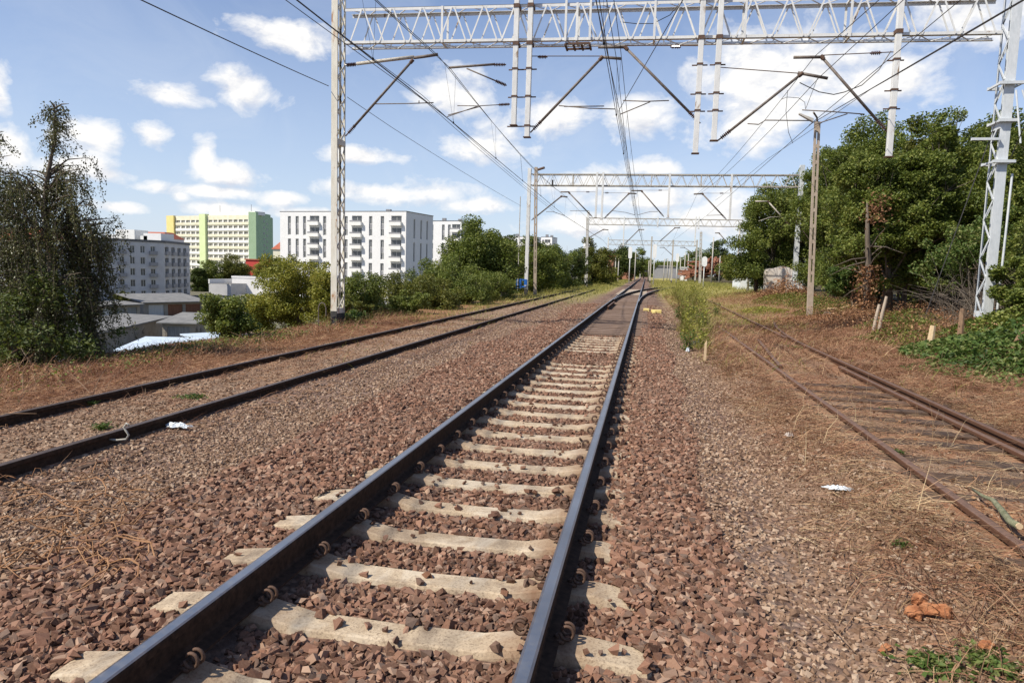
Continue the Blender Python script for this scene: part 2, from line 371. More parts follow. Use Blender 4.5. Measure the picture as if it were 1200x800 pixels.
def stones(name, P, S, mat, parent=None):
    Vs, Fs, off = [], [], 0; which = rng.integers(0, len(HULLS), len(P))
    for k, (hv, hf) in enumerate(HULLS):
        sel = which == k; p = P[sel]; s = S[sel]; m = len(p)
        if m == 0: continue
        R = randrot(m)
        V = np.einsum('mij,vj->mvi', R, hv)*s[:, None, None]; V[:, :, 2] *= .8; V += p[:, None, :]
        Fk = hf[None]+(np.arange(m)*len(hv))[:, None, None]+off
        Vs.append(V.reshape(-1, 3)); Fs.append(Fk.reshape(-1, 3)); off += m*len(hv)
    return fast(name, np.concatenate(Vs), np.concatenate(Fs), mat, parent)
SL_Y = [1.9+.6*i for i in range(30)]                # concrete sleepers
def sleeper_top(x):
    a = np.abs(x)
    return np.interp(a, [0, .45, .6, .69, .95, 1.25], [-.232, -.226, -.195, -.176, -.180, -.222])
COVER = (13.3, 15.3)
def ballast():
    P, S, P2, S2 = [], [], [], []
    # y range, density per m2, size range
    for (y0, y1, dens, s0, s1) in ((.9, 4.2, 1750, .016, .034), (4.2, 8, 1300, .016, .034), (8, 14, 850, .019, .035), (14, 24, 380, .026, .040), (24, 40, 150, .032, .046)):
        x0, x1 = -6.3, 3.5; n = int((y1-y0)*(x1-x0)*dens)
        x = rng.uniform(x0, x1, n); y = rng.uniform(y0, y1, n); s = rng.uniform(s0, s1, n)
        z = gz(x, y)+rng.uniform(-.012, .016, n)
        # piles against sleepers / covered sleepers
        z += np.where((np.abs(x) < .62) & (y > COVER[0]) & (y < COVER[1]), .035, 0)
        ph = ((y-1.9+.3) % .6)-.3
        onsl = (np.abs(x) < 1.25) & (np.abs(ph) < .125) & (y < 19.6)
        cov = (y > COVER[0]) & (y < COVER[1]) & (np.abs(x) < .68)
        yy = y+np.where(x > 0, 1.8, 0); bur = np.abs(x) > .92+.36*np.clip((6.6-yy)/2.2, 0, 1)
        z = np.where(onsl & bur & ~cov, np.maximum(z, -.192), z)
        keep = (~onsl) | cov | bur | (rng.random(n) < .025)
        z = np.where(onsl & ~cov & ~bur, sleeper_top(x)+.012, z)
        keep &= ~((np.abs(np.abs(x)-.7525) < .085) & (y < 60))
        keep &= ~((np.abs(np.abs(x+4.5)-.7525) < .07)); keep &= ~(np.abs(np.abs(x-4.225)-.7525) < .07)
        fineL = x < -2.5+.4*lump(x, y, 1.); fineR = x > 1.75+.35*lump(x, y, 1.3)
        thin = np.where(x < -3.4, .45, 1.)*np.where(x > 2.8, .75, 1.); s = s*np.exp(np.clip(rng.normal(0, .18, n), -.5, .28))
        keep &= rng.random(n) < thin
        fine = (fineL | fineR)
        s = np.where(fine, s*.66, s)
        a = keep & ~fine; b = keep & fine
        P.append(np.stack([x, y, z], 1)[a]); S.append(s[a]); P2.append(np.stack([x, y, z-.005], 1)[b]); S2.append(s[b])
        # denser second helping of the fine gravel
        if y0 < 8:
            m = int(n*.5); x = np.where(rng.random(m) < .75, rng.uniform(-6.2, -2.4, m), rng.uniform(1.7, 5.4, m)); y = rng.uniform(y0, y1, m)
            k = (~(np.abs(np.abs(x+4.5)-.7525) < .07)) & (rng.random(m) < np.where((x < -3.4) | (x > 2.5), .4, 1.))
            P2.append(np.stack([x, y, gz(x, y)+rng.uniform(-.008, .008, m)], 1)[k]); S2.append((rng.uniform(s0, s1, m)*.5)[k])
    tag(stones('ballast_stones', np.concatenate(P), np.concatenate(S), M['stone']), 'coarse red brown crushed stone around the middle track', 'gravel', kind='stuff')
    tag(stones('fine_gravel', np.concatenate(P2), np.concatenate(S2), M['stone_dull']), 'finer dusty brown gravel on both sides of the middle track', 'gravel', kind='stuff')
ballast()
# ------------------------------------------------------------------ sleepers and their clips
def sleeper_mesh():
    b = MB(); xs = [-1.25, -1.1, -.95, -.82, -.69, -.6, -.45, -.25, 0, .25, .45, .6, .69, .82, .95, 1.1, 1.25]
    for x in xs:
        z = float(sleeper_top(x)); w = .088+.012*abs(x); w2 = w+.035
        b.v += [(x, -w2, -.40), (x, -w-.012, z-.035), (x, -w, z-.006), (x, -w+.012, z), (x, w-.012, z), (x, w, z-.006), (x, w+.012, z-.035), (x, w2, -.40)]
    k = 8
    for i in range(len(xs)-1):
        for j in range(k-1): a = i*k+j; b.f.append((a+1, a, a+k, a+k+1))
    b.f.append(tuple(range(k))); b.f.append(tuple((len(xs)-1)*k+j for j in range(k))[::-1])
    return b
def clip_mesh():
    """spring clip: two round coils side by side opening towards the rail (rail at -x), joined at the back"""
    b = MB(); R = .030
    for s in (-1, 1):
        pts = []
        for k in range(15):
            t = math.radians(150-k*(330/14)); pts.append((R*math.cos(t)+.012, s*(.016+.008*k/14), R*math.sin(t)*1.05))
        b.tube(pts, .0078, 6)
    b.tube([(-.03, -.02, -.022), (-.045, 0, -.030), (-.03, .02, -.022)], .0078, 6)
    b.box(-.055, .0, -.028, .028, -.052, -.034)
    return b
proto_s = None
for i, y in enumerate(SL_Y):
    lab = 'cream concrete sleeper of the middle track, %s from the bottom photo edge' % ordinal(max(i, 1)) if i else 'cream concrete sleeper at the very bottom edge of the middle track'
    if proto_s is None:
        proto_s = thing('concrete_sleeper', lab, 'railway sleeper', (0, y, 0), 'concrete sleepers under the middle track')
        b = sleeper_mesh(); b.v = [(p[0], p[1]+y, p[2]) for p in b.v]; b.build('sleeper_beam', M['sleeper'], proto_s)
        cm = clip_mesh(); me = bpy.data.meshes.new('spring_clip'); me.from_pydata(cm.v, [], cm.f); me.polygons.foreach_set('use_smooth', [True]*len(cm.f)); me.materials.append(M['steel_brown']); me.update()
        for cx, rz in ((-.7525-.098, PI), (-.7525+.098, 0), (.7525-.098, PI), (.7525+.098, 0)):
            o = link(bpy.data.objects.new('spring_clip', me)); o.parent = proto_s; o.location = (cx, 0, -.122); o.rotation_euler = (0, 0, rz)
        o = proto_s
    else:
        o = copy_tree(proto_s); o.location = (0, y, 0); o['label'] = lab
# stones lapping over buried sleeper parts come from the ballast itself
def timber(y, x0, x1, w=.24, top=-.178, name='wooden_sleeper', mat=None):
    b = MB(); j = rng.uniform(-.012, .012, 8)
    b.hexa([(x0, y-w/2, top-.16), (x1, y-w/2, top-.16), (x1, y+w/2, top-.16), (x0, y+w/2, top-.16), (x0, y-w/2+j[0], top+j[1]), (x1, y-w/2+j[2], top+j[3]*.6), (x1, y+w/2+j[4], top+j[5]*.6), (x0, y+w/2+j[6], top+j[7])])
    return b.build(name, mat or M['wood'], None, bevel=.01)
ys = np.arange(20.1, 58, .62)
for i, y in enumerate(ys):
    x1 = 1.28 + (0 if y < 42 else (y-40)**2/600)
    tag(timber(y, -1.28, x1, mat=M['wood_mid']), 'dark wooden sleeper of the middle track, %s one beyond the last concrete sleeper' % ordinal(i+1), 'railway sleeper', 'dark wooden sleepers under the points')
for i, y in enumerate(np.arange(58.3, 78, .7)):
    tag(timber(y, -1.28, 1.28, mat=M['concrete_pole'], w=.18), 'pale sleeper beyond the points, %s one behind the dark wooden ones' % ordinal(i+1), 'railway sleeper', 'pale sleepers beyond the points')
for i, y in enumerate(np.arange(3.1, 30, .66)):
    tag(timber(y+rng.uniform(-.03, .03), -5.62, -3.42, top=-.222), 'half buried wooden sleeper of the left track, %s one from the left photo edge' % ordinal(i+1), 'railway sleeper', 'half buried sleepers under the left track')
for i, y in enumerate(np.arange(3.2, 12, .66)):
    tag(timber(y+rng.uniform(-.04, .04), 3.3, 5.3, w=.26, top=-.136), 'cracked brown wooden sleeper of the right track, %s one from the right photo edge' % ordinal(i+1), 'railway sleeper', 'wooden sleepers under the right track')

# ------------------------------------------------------------------ rails
HEAD = [(-.036, -.012), (-.033, -.003), (-.022, 0), (.022, 0), (.033, -.003), (.036, -.012), (.035, -.040), (.010, -.052), (.0085, -.135), (.018, -.150), (.075, -.162), (.075, -.172), (-.075, -.172), (-.075, -.162), (-.018, -.150), (-.0085, -.135), (-.010, -.052), (-.035, -.040)]
def rail(path, label, mat, group=None, name='rail', top=0., zoff=None):
    """path: list of (x, y) points"""
    root = np.array([path[0][0], path[0][1], top]); b = MB(); k = len(HEAD); P = np.array(path)
    for i in range(len(P)):
        d = P[min(i+1, len(P)-1)]-P[max(i-1, 0)]; d = d/np.linalg.norm(d); sx, sy = d[1], -d[0]
        for (u, w) in HEAD: b.v.append((P[i][0]+u*sx-root[0], P[i][1]+u*sy-root[1], w))
    for i in range(len(P)-1):
        for j in range(k): a = i*k+j; c = i*k+(j+1) % k; b.f.append((c, a, a+k, c+k))
    b.f.append(tuple(range(k))); b.f.append(tuple((len(P)-1)*k+j for j in range(k))[::-1])
    o = b.build(name, mat); o.location = root; return tag(o, label, 'rail', group)
G = .7525
rail([(-G, y) for y in (-3, 10, 20, 40, 80, 160, 260)], 'left shiny rail of the straight middle track', M['rail'], 'rails of the middle track')
rail([(G, y) for y in (-3, 10, 20, 40, 80, 160, 260)], 'right shiny rail of the straight middle track', M['rail'], 'rails of the middle track')
rail([(-5.2525, y) for y in (-2, 8, 20, 40, 55, 72)], 'left outer dark rail of the weedy left track', M['rail_dark'], 'rails of the left track', top=-.09)
rail([(-3.7475, y) for y in (-2, 8, 20, 40, 55, 70)], 'right inner dark rail of the weedy left track', M['rail_dark'], 'rails of the left track', top=-.09)
rail([(3.52+.004*math.sin(y), y) for y in np.arange(1, 24, .7)], 'left rusty rail of the overgrown right track', M['rail_rust'], 'rails of the right track', top=-.07)
rail([(4.98+.00*y+max(0, y-17)**2*.0085, y) for y in np.arange(1, 30, .8)], 'right outer rusty rail of the overgrown right track', M['rail_rust'], 'rails of the right track', top=-.05)
rail([(4.80, y) for y in (1, 3, 5, 8, 11, 14)], 'rusty check rail lying close inside the right rail of the right track', M['rail_rust'], 'rails of the right track', name='check_rail', top=-.085)
rail([(3.62+(y-13)*.075+.0007*(y-13)**2, y) for y in np.arange(13.6, 19.5, .8)], 'short rusty rail branching off inside the left rail of the right track', M['rail_rust'], 'rails of the right track', top=-.08)
rail([(4.95+.012*(y-20), y) for y in np.arange(20, 66, 3)], 'rusty rail continuing far along the right track past the weeds', M['rail_rust'], 'rails of the right track', top=-.06)
rail([(7.0+.02*(y-44), y) for y in np.arange(44, 80, 4)], 'far rusty rail beyond the weeds, left one of a pair', M['rail_rust'], 'rails of the far right track', top=-.04)
rail([(8.4+.02*(y-44), y) for y in np.arange(46, 86, 4)], 'far rusty rail beyond the weeds, right one of a pair', M['rail_rust'], 'rails of the far right track', top=-.02)
def crv(y): return 0 if y < 40 else (y-40)**2/640.
rail([(G+.045+crv(y), y) for y in np.arange(40, 92, 2)], 'outer curved rail of the points bending off to the right', M['rail'], 'curved rails of the points')
rail([(-G+.075+crv(y)*1.0, y) for y in np.arange(42, 92, 2)], 'inner curved rail of the points crossing the straight right rail', M['rail'], 'curved rails of the points', name='rail')
rail([(-G+.22+.004*(y-33), y) for y in np.arange(33, 40, 1)], 'short guard rail beside the left rail before the points', M['rail_rust'], name='guard_rail', top=-.01)

# ------------------------------------------------------------------ lattice gantries
def channel(b, x, y, z0, z1, w, d, sy, t=.008):
    """vertical channel: web w wide across X at y, flanges d deep pointing sy"""
    b.box(x-w/2, x+w/2, min(y, y+sy*t), max(y, y+sy*t), z0, z1)
    for q in (-1, 1): b.box(min(x+q*w/2, x+q*(w/2-t)), max(x+q*w/2, x+q*(w/2-t)), min(y+sy*t, y+sy*d), max(y+sy*t, y+sy*d), z0, z1)
def lattice_mast(parent, x, y0, zb, zt, w, dep, mat, pitch=.50, top_taper=0):
    b = MB(); y1 = y0+dep; channel(b, x, y0, zb, zt, w, .05, 1); 
    for q in (-1, 1): b.angle((x+q*w/2, y1, zb), (x+q*w/2, y1, zt), .055, .008, (-q, 0, 0), (0, -1, 0))
    n = max(3, int((zt-zb)/pitch)); zz = np.linspace(zb+.5, zt-.1, n+1)
    for sx in (-1, 1):
        xx = x+sx*(w/2+.006)
        for i in range(n):
            a, c = (y0+.03, y1-.03) if (i % 2 == 0) else (y1-.03, y0+.03)
            b.bar((xx, a, zz[i]), (xx, c, zz[i+1]), .055, .011, up=(1, 0, 0))
    for i in range(n): b.bar((x+(w/2-.02)*(-1)**i, y1-.004, zz[i]), (x-(w/2-.02)*(-1)**i, y1-.004, zz[i+1]), .045, .008, up=(0, 1, 0))
    for z in (zb+.45, zb+(zt-zb)*.5, zt-.15):
        b.box(x-w/2-.012, x+w/2+.012, y0+.01, y1-.01, z, z+.16)
    o = b.build('mast', mat, parent)
    k = MB(); k.box(x-w/2-.004, x+w/2+.004, y0-.004, y1+.004, zb-.3, zb+.52); k.build('mast_base', M['black_base'], o)
    f = MB(); f.box(x-.35, x+.35, y0-.2, y1+.2, zb-.8, zb+.04); f.build('footing', M['concrete'], o, bevel=.03)
    return o
def truss(parent, x0, x1, y0, dep, zb, zt, c, bay, mat, verts_at=(), tilt=0.):
    b = MB(); y1 = y0+dep; t = .010
    b.angle((x0, y0, zt), (x1, y0, zt), c, t, (0, 1, 0), (0, 0, -1)); b.angle((x0, y1, zt), (x1, y1, zt), c, t, (0, -1, 0), (0, 0, -1))
    b.angle((x0, y0, zb), (x1, y0, zb), c, t, (0, 1, 0), (0, 0, 1)); b.angle((x0, y1, zb), (x1, y1, zb), c, t, (0, -1, 0), (0, 0, 1))
    n = int(round((x1-x0)/bay)); xs = np.linspace(x0+.1, x1-.1, n+1); d = c*.46
    for i in range(n):
        a, m, e = xs[i], (xs[i]+xs[i+1])/2, xs[i+1]; gap = .06
        for yy, s in ((y0, -1), (y1, 1)):
            q = yy+s*.008 if s < 0 else yy+.008
            if s > 0: a2, m2, e2 = a+.12*bay, m+.12*bay, min(e+.12*bay, x1-.02)
            else: a2, m2, e2 = a, m, e
            b.bar((a2+gap, q, zb+.03), (m2-gap*.5, q, zt-.03), d, .012, up=(0, 1, 0)); b.bar((m2+gap*.5, q, zt-.03), (e2-gap, q, zb+.03), d, .012, up=(0, 1, 0))
        for zz in (zt-.02, zb+.02):
            b.bar((a, y0+.03, zz), (m, y1-.03, zz), d*.8, .012, up=(0, 0, 1)); b.bar((m, y1-.03, zz), (e, y0+.03, zz), d*.8, .012, up=(0, 0, 1))
    for x in verts_at:
        for yy in (y0-.012, y1+.012): b.bar((x, yy, zb), (x, yy, zt), .06, .012)
        b.bar((x, y0, zb+.02), (x, y1, zb+.02), .05); b.bar((x, y0, zt-.02), (x, y1, zt-.02), .05)
    b.v = [(p[0], p[1], p[2]+tilt*(p[0]-(x0+x1)/2)) for p in b.v]
    return b.build('beam', mat, parent)
def insulator(parent, a, d, n=6, r=.055, pitch=.035, host=None):
    b = MB(); a = np.asarray(a, float); prof = [(0, .018)]
    for i in range(n): t = .03+i*pitch; prof += [(t, .02), (t+pitch*.25, r), (t+pitch*.55, r*.9), (t+pitch*.7, .02)]
    prof += [(.05+n*pitch, .02), (.06+n*pitch, .001)]
    b.lathe(a, d, prof, 10); return b.build('insulator', M['insul'], host, smooth=False)
def cantilever(parent, D, diag=None, tube=None, tie=None, steady=None, extra=(), r=.035, ins=.35, scl=1., pale=False):
    """all inputs photo-surveyed points on the plane Y=D; diag: foot -> head"""
    P = lambda q: at(q[0], q[1], D)
    b = MB(); first = None
    if diag:
        a, c = P(diag[0]), P(diag[1]); u = (c-a)/np.linalg.norm(c-a); b.tube([a+u*ins*.9, c], r, 10)
    if tube: b.tube([P(q) for q in tube], r*1.08, 10); 
    o = b.build('cantilever', M['tube_pale'] if pale else M['tube'], parent, smooth=True)
    if diag:
        insulator(parent, a+u*.08, u, 6, r*1.6, .05*scl, o); j = MB(); j.tube([a-u*.02, a+u*.14], r*.55, 8); j.tube([c-u*.08, c+u*.05], r*1.5, 8); j.build('clamp', M['steel_brown'], o)
    for seg in steady or ():
        s = MB(); s.tube([P(q) for q in seg], r*.42, 6); s.build('steady_arm', M['tube_pale' if pale else 'tube'], o, smooth=True)
    if tie:
        A, B = P(tie[0]), P(tie[1]); s = MB(); s.tube([A, B], .012 if scl <= 1 else .014, 6); s.build('tie_rod', M['steel_brown'], o)
        if len(tie) > 2: insulator(parent, P(tie[2]), (B-A), 5, r*1.45, .045*scl, o)
    return o
def hanger(parent, D, top, bot, w, mat):
    a, c = at(*top, D), at(*bot, D); x = (a[0]+c[0])/2; b = MB(); b.box(x-w/2, x+w/2, D-w/2, D+w/2, c[2], a[2])
    o = b.build('hanger', mat, parent, bevel=.006); k = MB(); k.box(x-w*.75, x+w*.75, D-w*.7, D+w*.7, c[2]-.012, c[2]+.012); k.build('end_plate', M['steel_brown'], o)
    if D < 21:
        for z in (5.55+.35*(x > 0), 6.35, 7.1):
            q = MB(); q.box(x-w*.6, x+w*.6, D-w*.6, D+w*.6, z, z+.045); q.bar((x-w*1.5, D+w*.62, z+.02), (x+w*1.5, D+w*.62, z+.02), .03); q.build('clamp', M['steel_brown'], o)
    for z in (7.75, 8.75):
        if abs(D-20) < 1: q = MB(); q.box(x-w*.62, x+w*.62, D-w*.62, D+.25, z, z+.10); q.build('clamp', M['steel_brown'], o)
    return o

# nearest gantry, Y = 20
D1 = 20.
g1 = thing('catenary_gantry', 'nearest white lattice gantry spanning all tracks, cut by the top photo edge', 'gantry', (-8.1, D1, gzs(-8.1, D1)), 'lattice gantries over the tracks')
lattice_mast(g1, -8.13, D1-.1, gzs(-8.1, 20)-.05, 10.6, .19, .58, M['paint_old'])
m2 = lattice_mast(g1, 9.78, D1-.1, gzs(9.8, 20)-.1, 10.6, .22, .50, M['paint_cool'])
truss(g1, -7.85, 9.55, D1, .56, 7.84, 8.84, .085, .92, M['paint'], verts_at=(-4.9, -1.05, 1.05, 3.4, 6.0), tilt=-.016)
for t, bt in (((605, -30), (604, 147)), ((622, -30), (619, 161)), ((823, -30), (817.5, 180)), ((844, -30), (839.5, 165)), ((1054, -30), (1046, 184))):
    hanger(g1, D1-.12, t, bt, .135, M['paint'])
b = MB(); p0, p1 = at(664, 48, 20.3), at(692, 50, 20.3)
for yy in (D1+.02, D1+.5): b.bar((p0[0], yy, 7.80), (p1[0], yy, 7.80), .05)
for xx in np.linspace(p0[0], p1[0], 4): b.bar((xx, D1, 7.78), (xx, D1+.55, 7.78), .05)
k_ = MB()
for xx in (p0[0], p1[0]): k_.bar((xx, D1-.02, 7.86), (xx, D1-.02, 9.1), .06)
k_.build('bracket_post', M['paint'], g1)
b.build('bracket', M['steel_brown'], g1)
DC = D1+.0
cantilever(g1, DC, diag=((405.5, 159), (483, 71.5)), steady=[[(437, 122), (480, 121.5), (508, 120.5)], [(491, 121), (491, 118)]], r=.036)
o = cantilever(g1, DC, tube=[(418, 75), (455, 70.5), (485, 67)], r=.045, pale=True); insulator(g1, at(405, 76.5, DC), at(425, 75, DC)-at(405, 76.5, DC), 6, .06, .05, o)
cantilever(g1, DC, tube=[(485, 68), (497, 66.5), (513, 64)], r=.04)
o = cantilever(g1, DC, tube=[(526, 79.5), (552, 77.5), (580, 75.5)], r=.03); insulator(g1, at(578, 76, DC), at(602, 76, DC)-at(578, 76, DC), 7, .05, .045, o)
o = cantilever(g1, DC, tube=[(547, 80.5), (581, 95)], r=.018); insulator(g1, at(580, 94.5, DC), at(602, 104, DC)-at(580, 94.5, DC), 7, .05, .045, o)
o = cantilever(g1, DC, steady=[[(536, 124), (560, 124.3), (584, 123)], [(560, 124.5), (524, 137)], [(563, 125), (525, 135)]], r=.03); insulator(g1, at(584, 123, DC), at(602, 122, DC)-at(584, 123, DC), 7, .045, .04, o)
cantilever(g1, DC, diag=((622, 155), (705, 68)), tube=[(687+16, 67), (728, 69)], tie=((617, 66), (703, 66), (630, 67)), steady=[[(655, 124), (690, 127), (721, 128)], [(661, 125), (708, 124.5)]], r=.036)
cantilever(g1, DC, diag=((820, 144), (733, 56)), tube=[(701, 55.5), (733, 55.5)], tie=((825, 54), (732, 53.5), (798, 55.5)), steady=[[(784, 118), (757, 119), (730, 118)], [(762, 119.5), (727, 134)]], r=.036)
cantilever(g1, DC, diag=((841, 165), (939, 87)), tube=[(935, 85.5), (970, 92)], tie=((843, 79), (935, 86)), steady=[[(876, 145), (889, 146), (897, 141), (950, 141.5)]], r=.036)
cantilever(g1, DC, diag=((1040, 155), (963, 67)), tube=[(930, 67.5), (966, 67)], tie=((1050, 61), (963, 65), (1033, 62)), steady=[[(1013, 134), (975, 131), (940, 129)], [(993, 133.5), (955, 146)]], r=.036)
# brackets, collars and struts on the right mast
b = MB()
for z, w in ((6.45, .55), (5.55, .40), (4.55, .5)):
    b = MB()
    b.box(9.78-w/2, 9.78+w/2, D1-.22, D1-.115, z, z+.07); b.box(9.78-w/2, 9.78+w/2, D1+.41, D1+.48, z, z+.07)
    for q in (-w/2+.03, w/2-.03): b.bar((9.78+q, D1-.2, z+.03), (9.78+q, D1+.46, z+.03), .05)
    b.build('collar', M['paint_cool'], m2)
b = MB(); b.box(9.0, 9.65, D1-.2, D1-.12, 5.1, 5.16); b.build('bracket', M['paint_cool'], m2)
b = MB()
for dx in (.02, .16, .30): b.tube([(9.86+dx, D1-.2, 6.3), (10.0+dx*2.6, D1-.3, 5.0 if dx < .2 else 3.6)], .022, 8)
b.tube([(10.02, D1-.02, .6), (10.06, D1-.02, 4.3)], .028, 8)
b.build('strut', M['paint_cool'], m2)
for (x, z) in ((10.25, 7.3), (10.45, 7.05)): insulator(m2, (x, D1-.3, z), (.1, 0, 1), 7, .10, .07, m2)
# ladder hook by the left mast
b = MB(); yb = D1-.35; b.tube([(-8.5, yb, gzs(-8.4, 20)-.1), (-8.5, yb, .25), (-8.46, yb, .36), (-8.38, yb, .40), (-8.3, yb, .36), (-8.26, yb, .25), (-8.26, yb, 0)], .016, 8)
tag(b.build('earthing_loop', M['tube']), 'thin bent pipe loop standing at the foot of the near left mast', 'pipe')

# second gantry, Y = 52.5
D2 = 52.5
g2 = thing('catenary_gantry', 'second lattice gantry, white posts, just behind the nearest one', 'gantry', (-7.75, D2, gzs(-7.75, D2)), 'lattice gantries over the tracks')
lattice_mast(g2, -7.75, D2-.1, gzs(-7.7, D2)-.05, 9.1, .24, .30, M['paint'], .6)
lattice_mast(g2, 11.45, D2-.1, gzs(11.4, D2)-.1, 9.35, .28, .36, M['paint_cool'], .6)
truss(g2, -7.6, 11.3, D2, .5, 7.84, 8.72, .075, .95, M['tube_pale'], verts_at=(-4.5, 1.2, 4.7))  # darker tone than the white posts paints in the bracing shadows on the chords
for t, bt in (((699, 202), (699, 255)), ((706, 202), (706, 257)), ((784, 203), (784, 255)), ((857, 204), (856, 258))): hanger(g2, D2-.15, t, bt, .14, M['paint'])
cantilever(g2, D2, diag=((623, 258), (658, 230)), tube=[(658, 230), (665, 231)], steady=[[(640, 248), (648, 248), (662, 253)]], r=.05)
cantilever(g2, D2, diag=((694, 254), (667, 226)), tube=[(657, 225), (667, 225)], tie=((699, 225), (667, 224.5), (691, 225)), steady=[[(690, 247), (668, 247)]], r=.045)
cantilever(g2, D2, diag=((708, 256), (737, 227)), tube=[(737, 226.5), (746, 227)], tie=((706, 226), (737, 226), (709, 226)), steady=[[(718, 247), (733, 249), (744, 252)]], r=.045)
cantilever(g2, D2, diag=((778, 254), (752, 224)), tube=[(740, 223.5), (752, 223.5)], tie=((784, 223), (752, 223), (776, 223)), steady=[[(771, 248), (762, 248), (747, 252)]], r=.045)
cantilever(g2, D2, diag=((851, 257), (823, 227)), tube=[(813, 227.5), (823, 227)], tie=((857, 226.5), (823, 226.5), (848, 226.5)), steady=[[(846, 252), (828, 252.5)]], r=.05)
cantilever(g2, D2, diag=((926, 265), (900, 236)), tube=[(885, 236), (900, 236)], steady=[[(914, 254), (903, 254.5), (889, 259)]], r=.045, pale=True)
b = MB(); b.tube([at(627, 200, D2-.4), at(638, 196.5, D2-.6)], .09, 8); b.build('beam_lamp', M['steel_brown'], g2)
b = MB(); q = at(647.5, 217, D2-.1); b.box(q[0]-.06, q[0]+.06, D2-.2, D2-.08, 7.75, 8.25); b.build('marker', M['black_base'], g2)
# third and fourth
D3 = 87.
g3 = thing('catenary_gantry', 'third gantry from the camera, grey lattice beam seen under the second one', 'gantry', (-6.6, D3, gzs(-6.6, D3)), 'lattice gantries over the tracks')
lattice_mast(g3, -6.15, D3-.1, gzs(-6.6, D3), 9.0, .26, .3, M['paint'], .7); lattice_mast(g3, 12.1, D3-.1, gzs(12, D3), 8.8, .26, .3, M['paint_cool'], .7)
truss(g3, -6.4, 12.0, D3, .5, 7.35, 8.2, .075, 1.1, M['tube_pale'])  # beam darkened by colour in place of shadow, like the second one
for t, bt in (((731, 254), (731, 288)), ((771, 254), (771, 266)), ((815, 254), (815, 288)), ((819, 254), (819, 268))): hanger(g3, D3-.15, t, bt, .14, M['paint'])
for dg, tb in ((((682, 283), (707, 269)), [(707, 269), (713, 269.3)]), (((733, 285), (749, 269)), [(749, 269), (755, 269)]), (((773, 283), (791, 267)), [(791, 267), (797, 267)]), (((857, 290), (843, 273.5)), [(838, 273), (843, 273)])):
    cantilever(g3, D3, diag=dg, tube=tb, r=.055)
D4 = 137.
g4 = thing('catenary_gantry', 'farthest small brown gantry at the end of the straight track', 'gantry', (-6.2, D4, gzs(-6.2, D4)), 'lattice gantries over the tracks')
for px, tp in ((713, 280), (764, 279), (789, 283), (817, 283)):
    q = at(px, tp, D4); lattice_mast(g4, q[0], D4-.1, gzs(q[0], D4), q[2]+.3, .24, .3, M['tube_pale'] if px > 720 else M['paint'], .8)
truss(g4, at(713, 281, D4)[0], at(817, 281, D4)[0], D4, .5, 6.95, 7.9, .09, 1.3, M['tube_pale'])
for dg, tb in ((((713, 300), (727, 289)), [(727, 289), (731, 289)]), (((789, 300), (778, 290)), [(773, 290), (778, 290)]), (((817, 300), (802, 290)), [(797, 290), (802, 290)])):
    cantilever(g4, D4, diag=dg, tube=tb, r=.06)

# ------------------------------------------------------------------ overhead wires
def wire(label, pts, r=.008, sag=0., drop=None, name='overhead_wire', group='overhead line wires', n=10):
    """pts world points; sag between consecutive ones; drop: second point list -> droppers down to it"""
    root = thing(name, label, 'wire', pts[0], group); b = MB(); line = []
    for a, c in zip(pts[:-1], pts[1:]):
        a = np.asarray(a, float); c = np.asarray(c, float); L = np.linalg.norm(c-a)
        for k in range(n): t = k/n; line.append(a+(c-a)*t-np.array([0, 0, sag*(L/32.)**2*4*t*(1-t)]))
    line.append(np.asarray(pts[-1], float)); b.tube(line, r, 5); b.build('wire', M['wire'], root)
    if drop is not None:
        A = np.array(line); B = np.array(drop)
        for y in np.arange(min(A[0][1], A[-1][1])+3.2, max(A[0][1], A[-1][1])-1, 6.3):
            x1 = np.interp(y, A[:, 1], A[:, 0]); z1 = np.interp(y, A[:, 1], A[:, 2]); x2 = np.interp(y, B[:, 1], B[:, 0]); z2 = np.interp(y, B[:, 1], B[:, 2])
            if z1-z2 > .12:
                d = MB(); d.tube([(x1, y, z1), (x2, y, z2)], .0035, 4); d.lathe((x2, y, z2-.03), (0, 0, 1), [(0, .004), (.01, .022), (.06, .022), (.07, .004)], 6); d.build('dropper', M['wire'], root)
    return root
def A1(px, py): return at(px, py, D1)
def A2(px, py): return at(px, py, D2)
def A3(px, py): return at(px, py, D3)
def back(p, Y=-14., dx=0., dz=0.): return (p[0]+dx, Y, p[2]+dz)
D5 = 137.
cL = [back(A1(524, 138)), A1(524, 138), A2(662, 253), at(706, 281, D3), at(722, 299, D4)]
mL = [back(A1(513, 65)), A1(513, 65), A2(664, 231), at(712, 269.3, D3), at(729, 289, D4)]
for j, (dx, s) in enumerate(((0, 'upper'), (.05, 'lower'))):
    wire('contact wire of the left track, %s of the close pair under the left cantilevers' % ('left' if j == 0 else 'right'), [(p[0]+dx, p[1], p[2]-.05*j) for p in cL])
wire('messenger wire of the left track hanging from the nearest left cantilever end', mL, .009, .35, cL)
wire('messenger wire of the left track ending at the short twin tubes', [back(A1(527, 79.5)), A1(527, 79.5), A2(657, 225.5)], .009, .35, cL)
wire('stranded feeder passing above the left contact wires', [back(A1(495, 112), dx=-.1), A1(495, 112), A2(650, 246)], .008, .1)
wire('second stranded feeder passing just below the other on the left', [back(A1(497, 118), dx=-.3), A1(497, 118), A2(652, 250)], .008, .1)
cM = [back(A1(721, 128), dx=.1), A1(721, 128), A2(744, 252), at(752, 282, D3), at(756, 298, D4), (0, 240, 5.8)]
mM = [back(A1(722, 67)), A1(722, 67), A2(743, 227), at(751.5, 269, D3), at(755, 289, D4), (0, 240, 7.2)]
wire('contact wire of the middle track straight above its rails', cM)
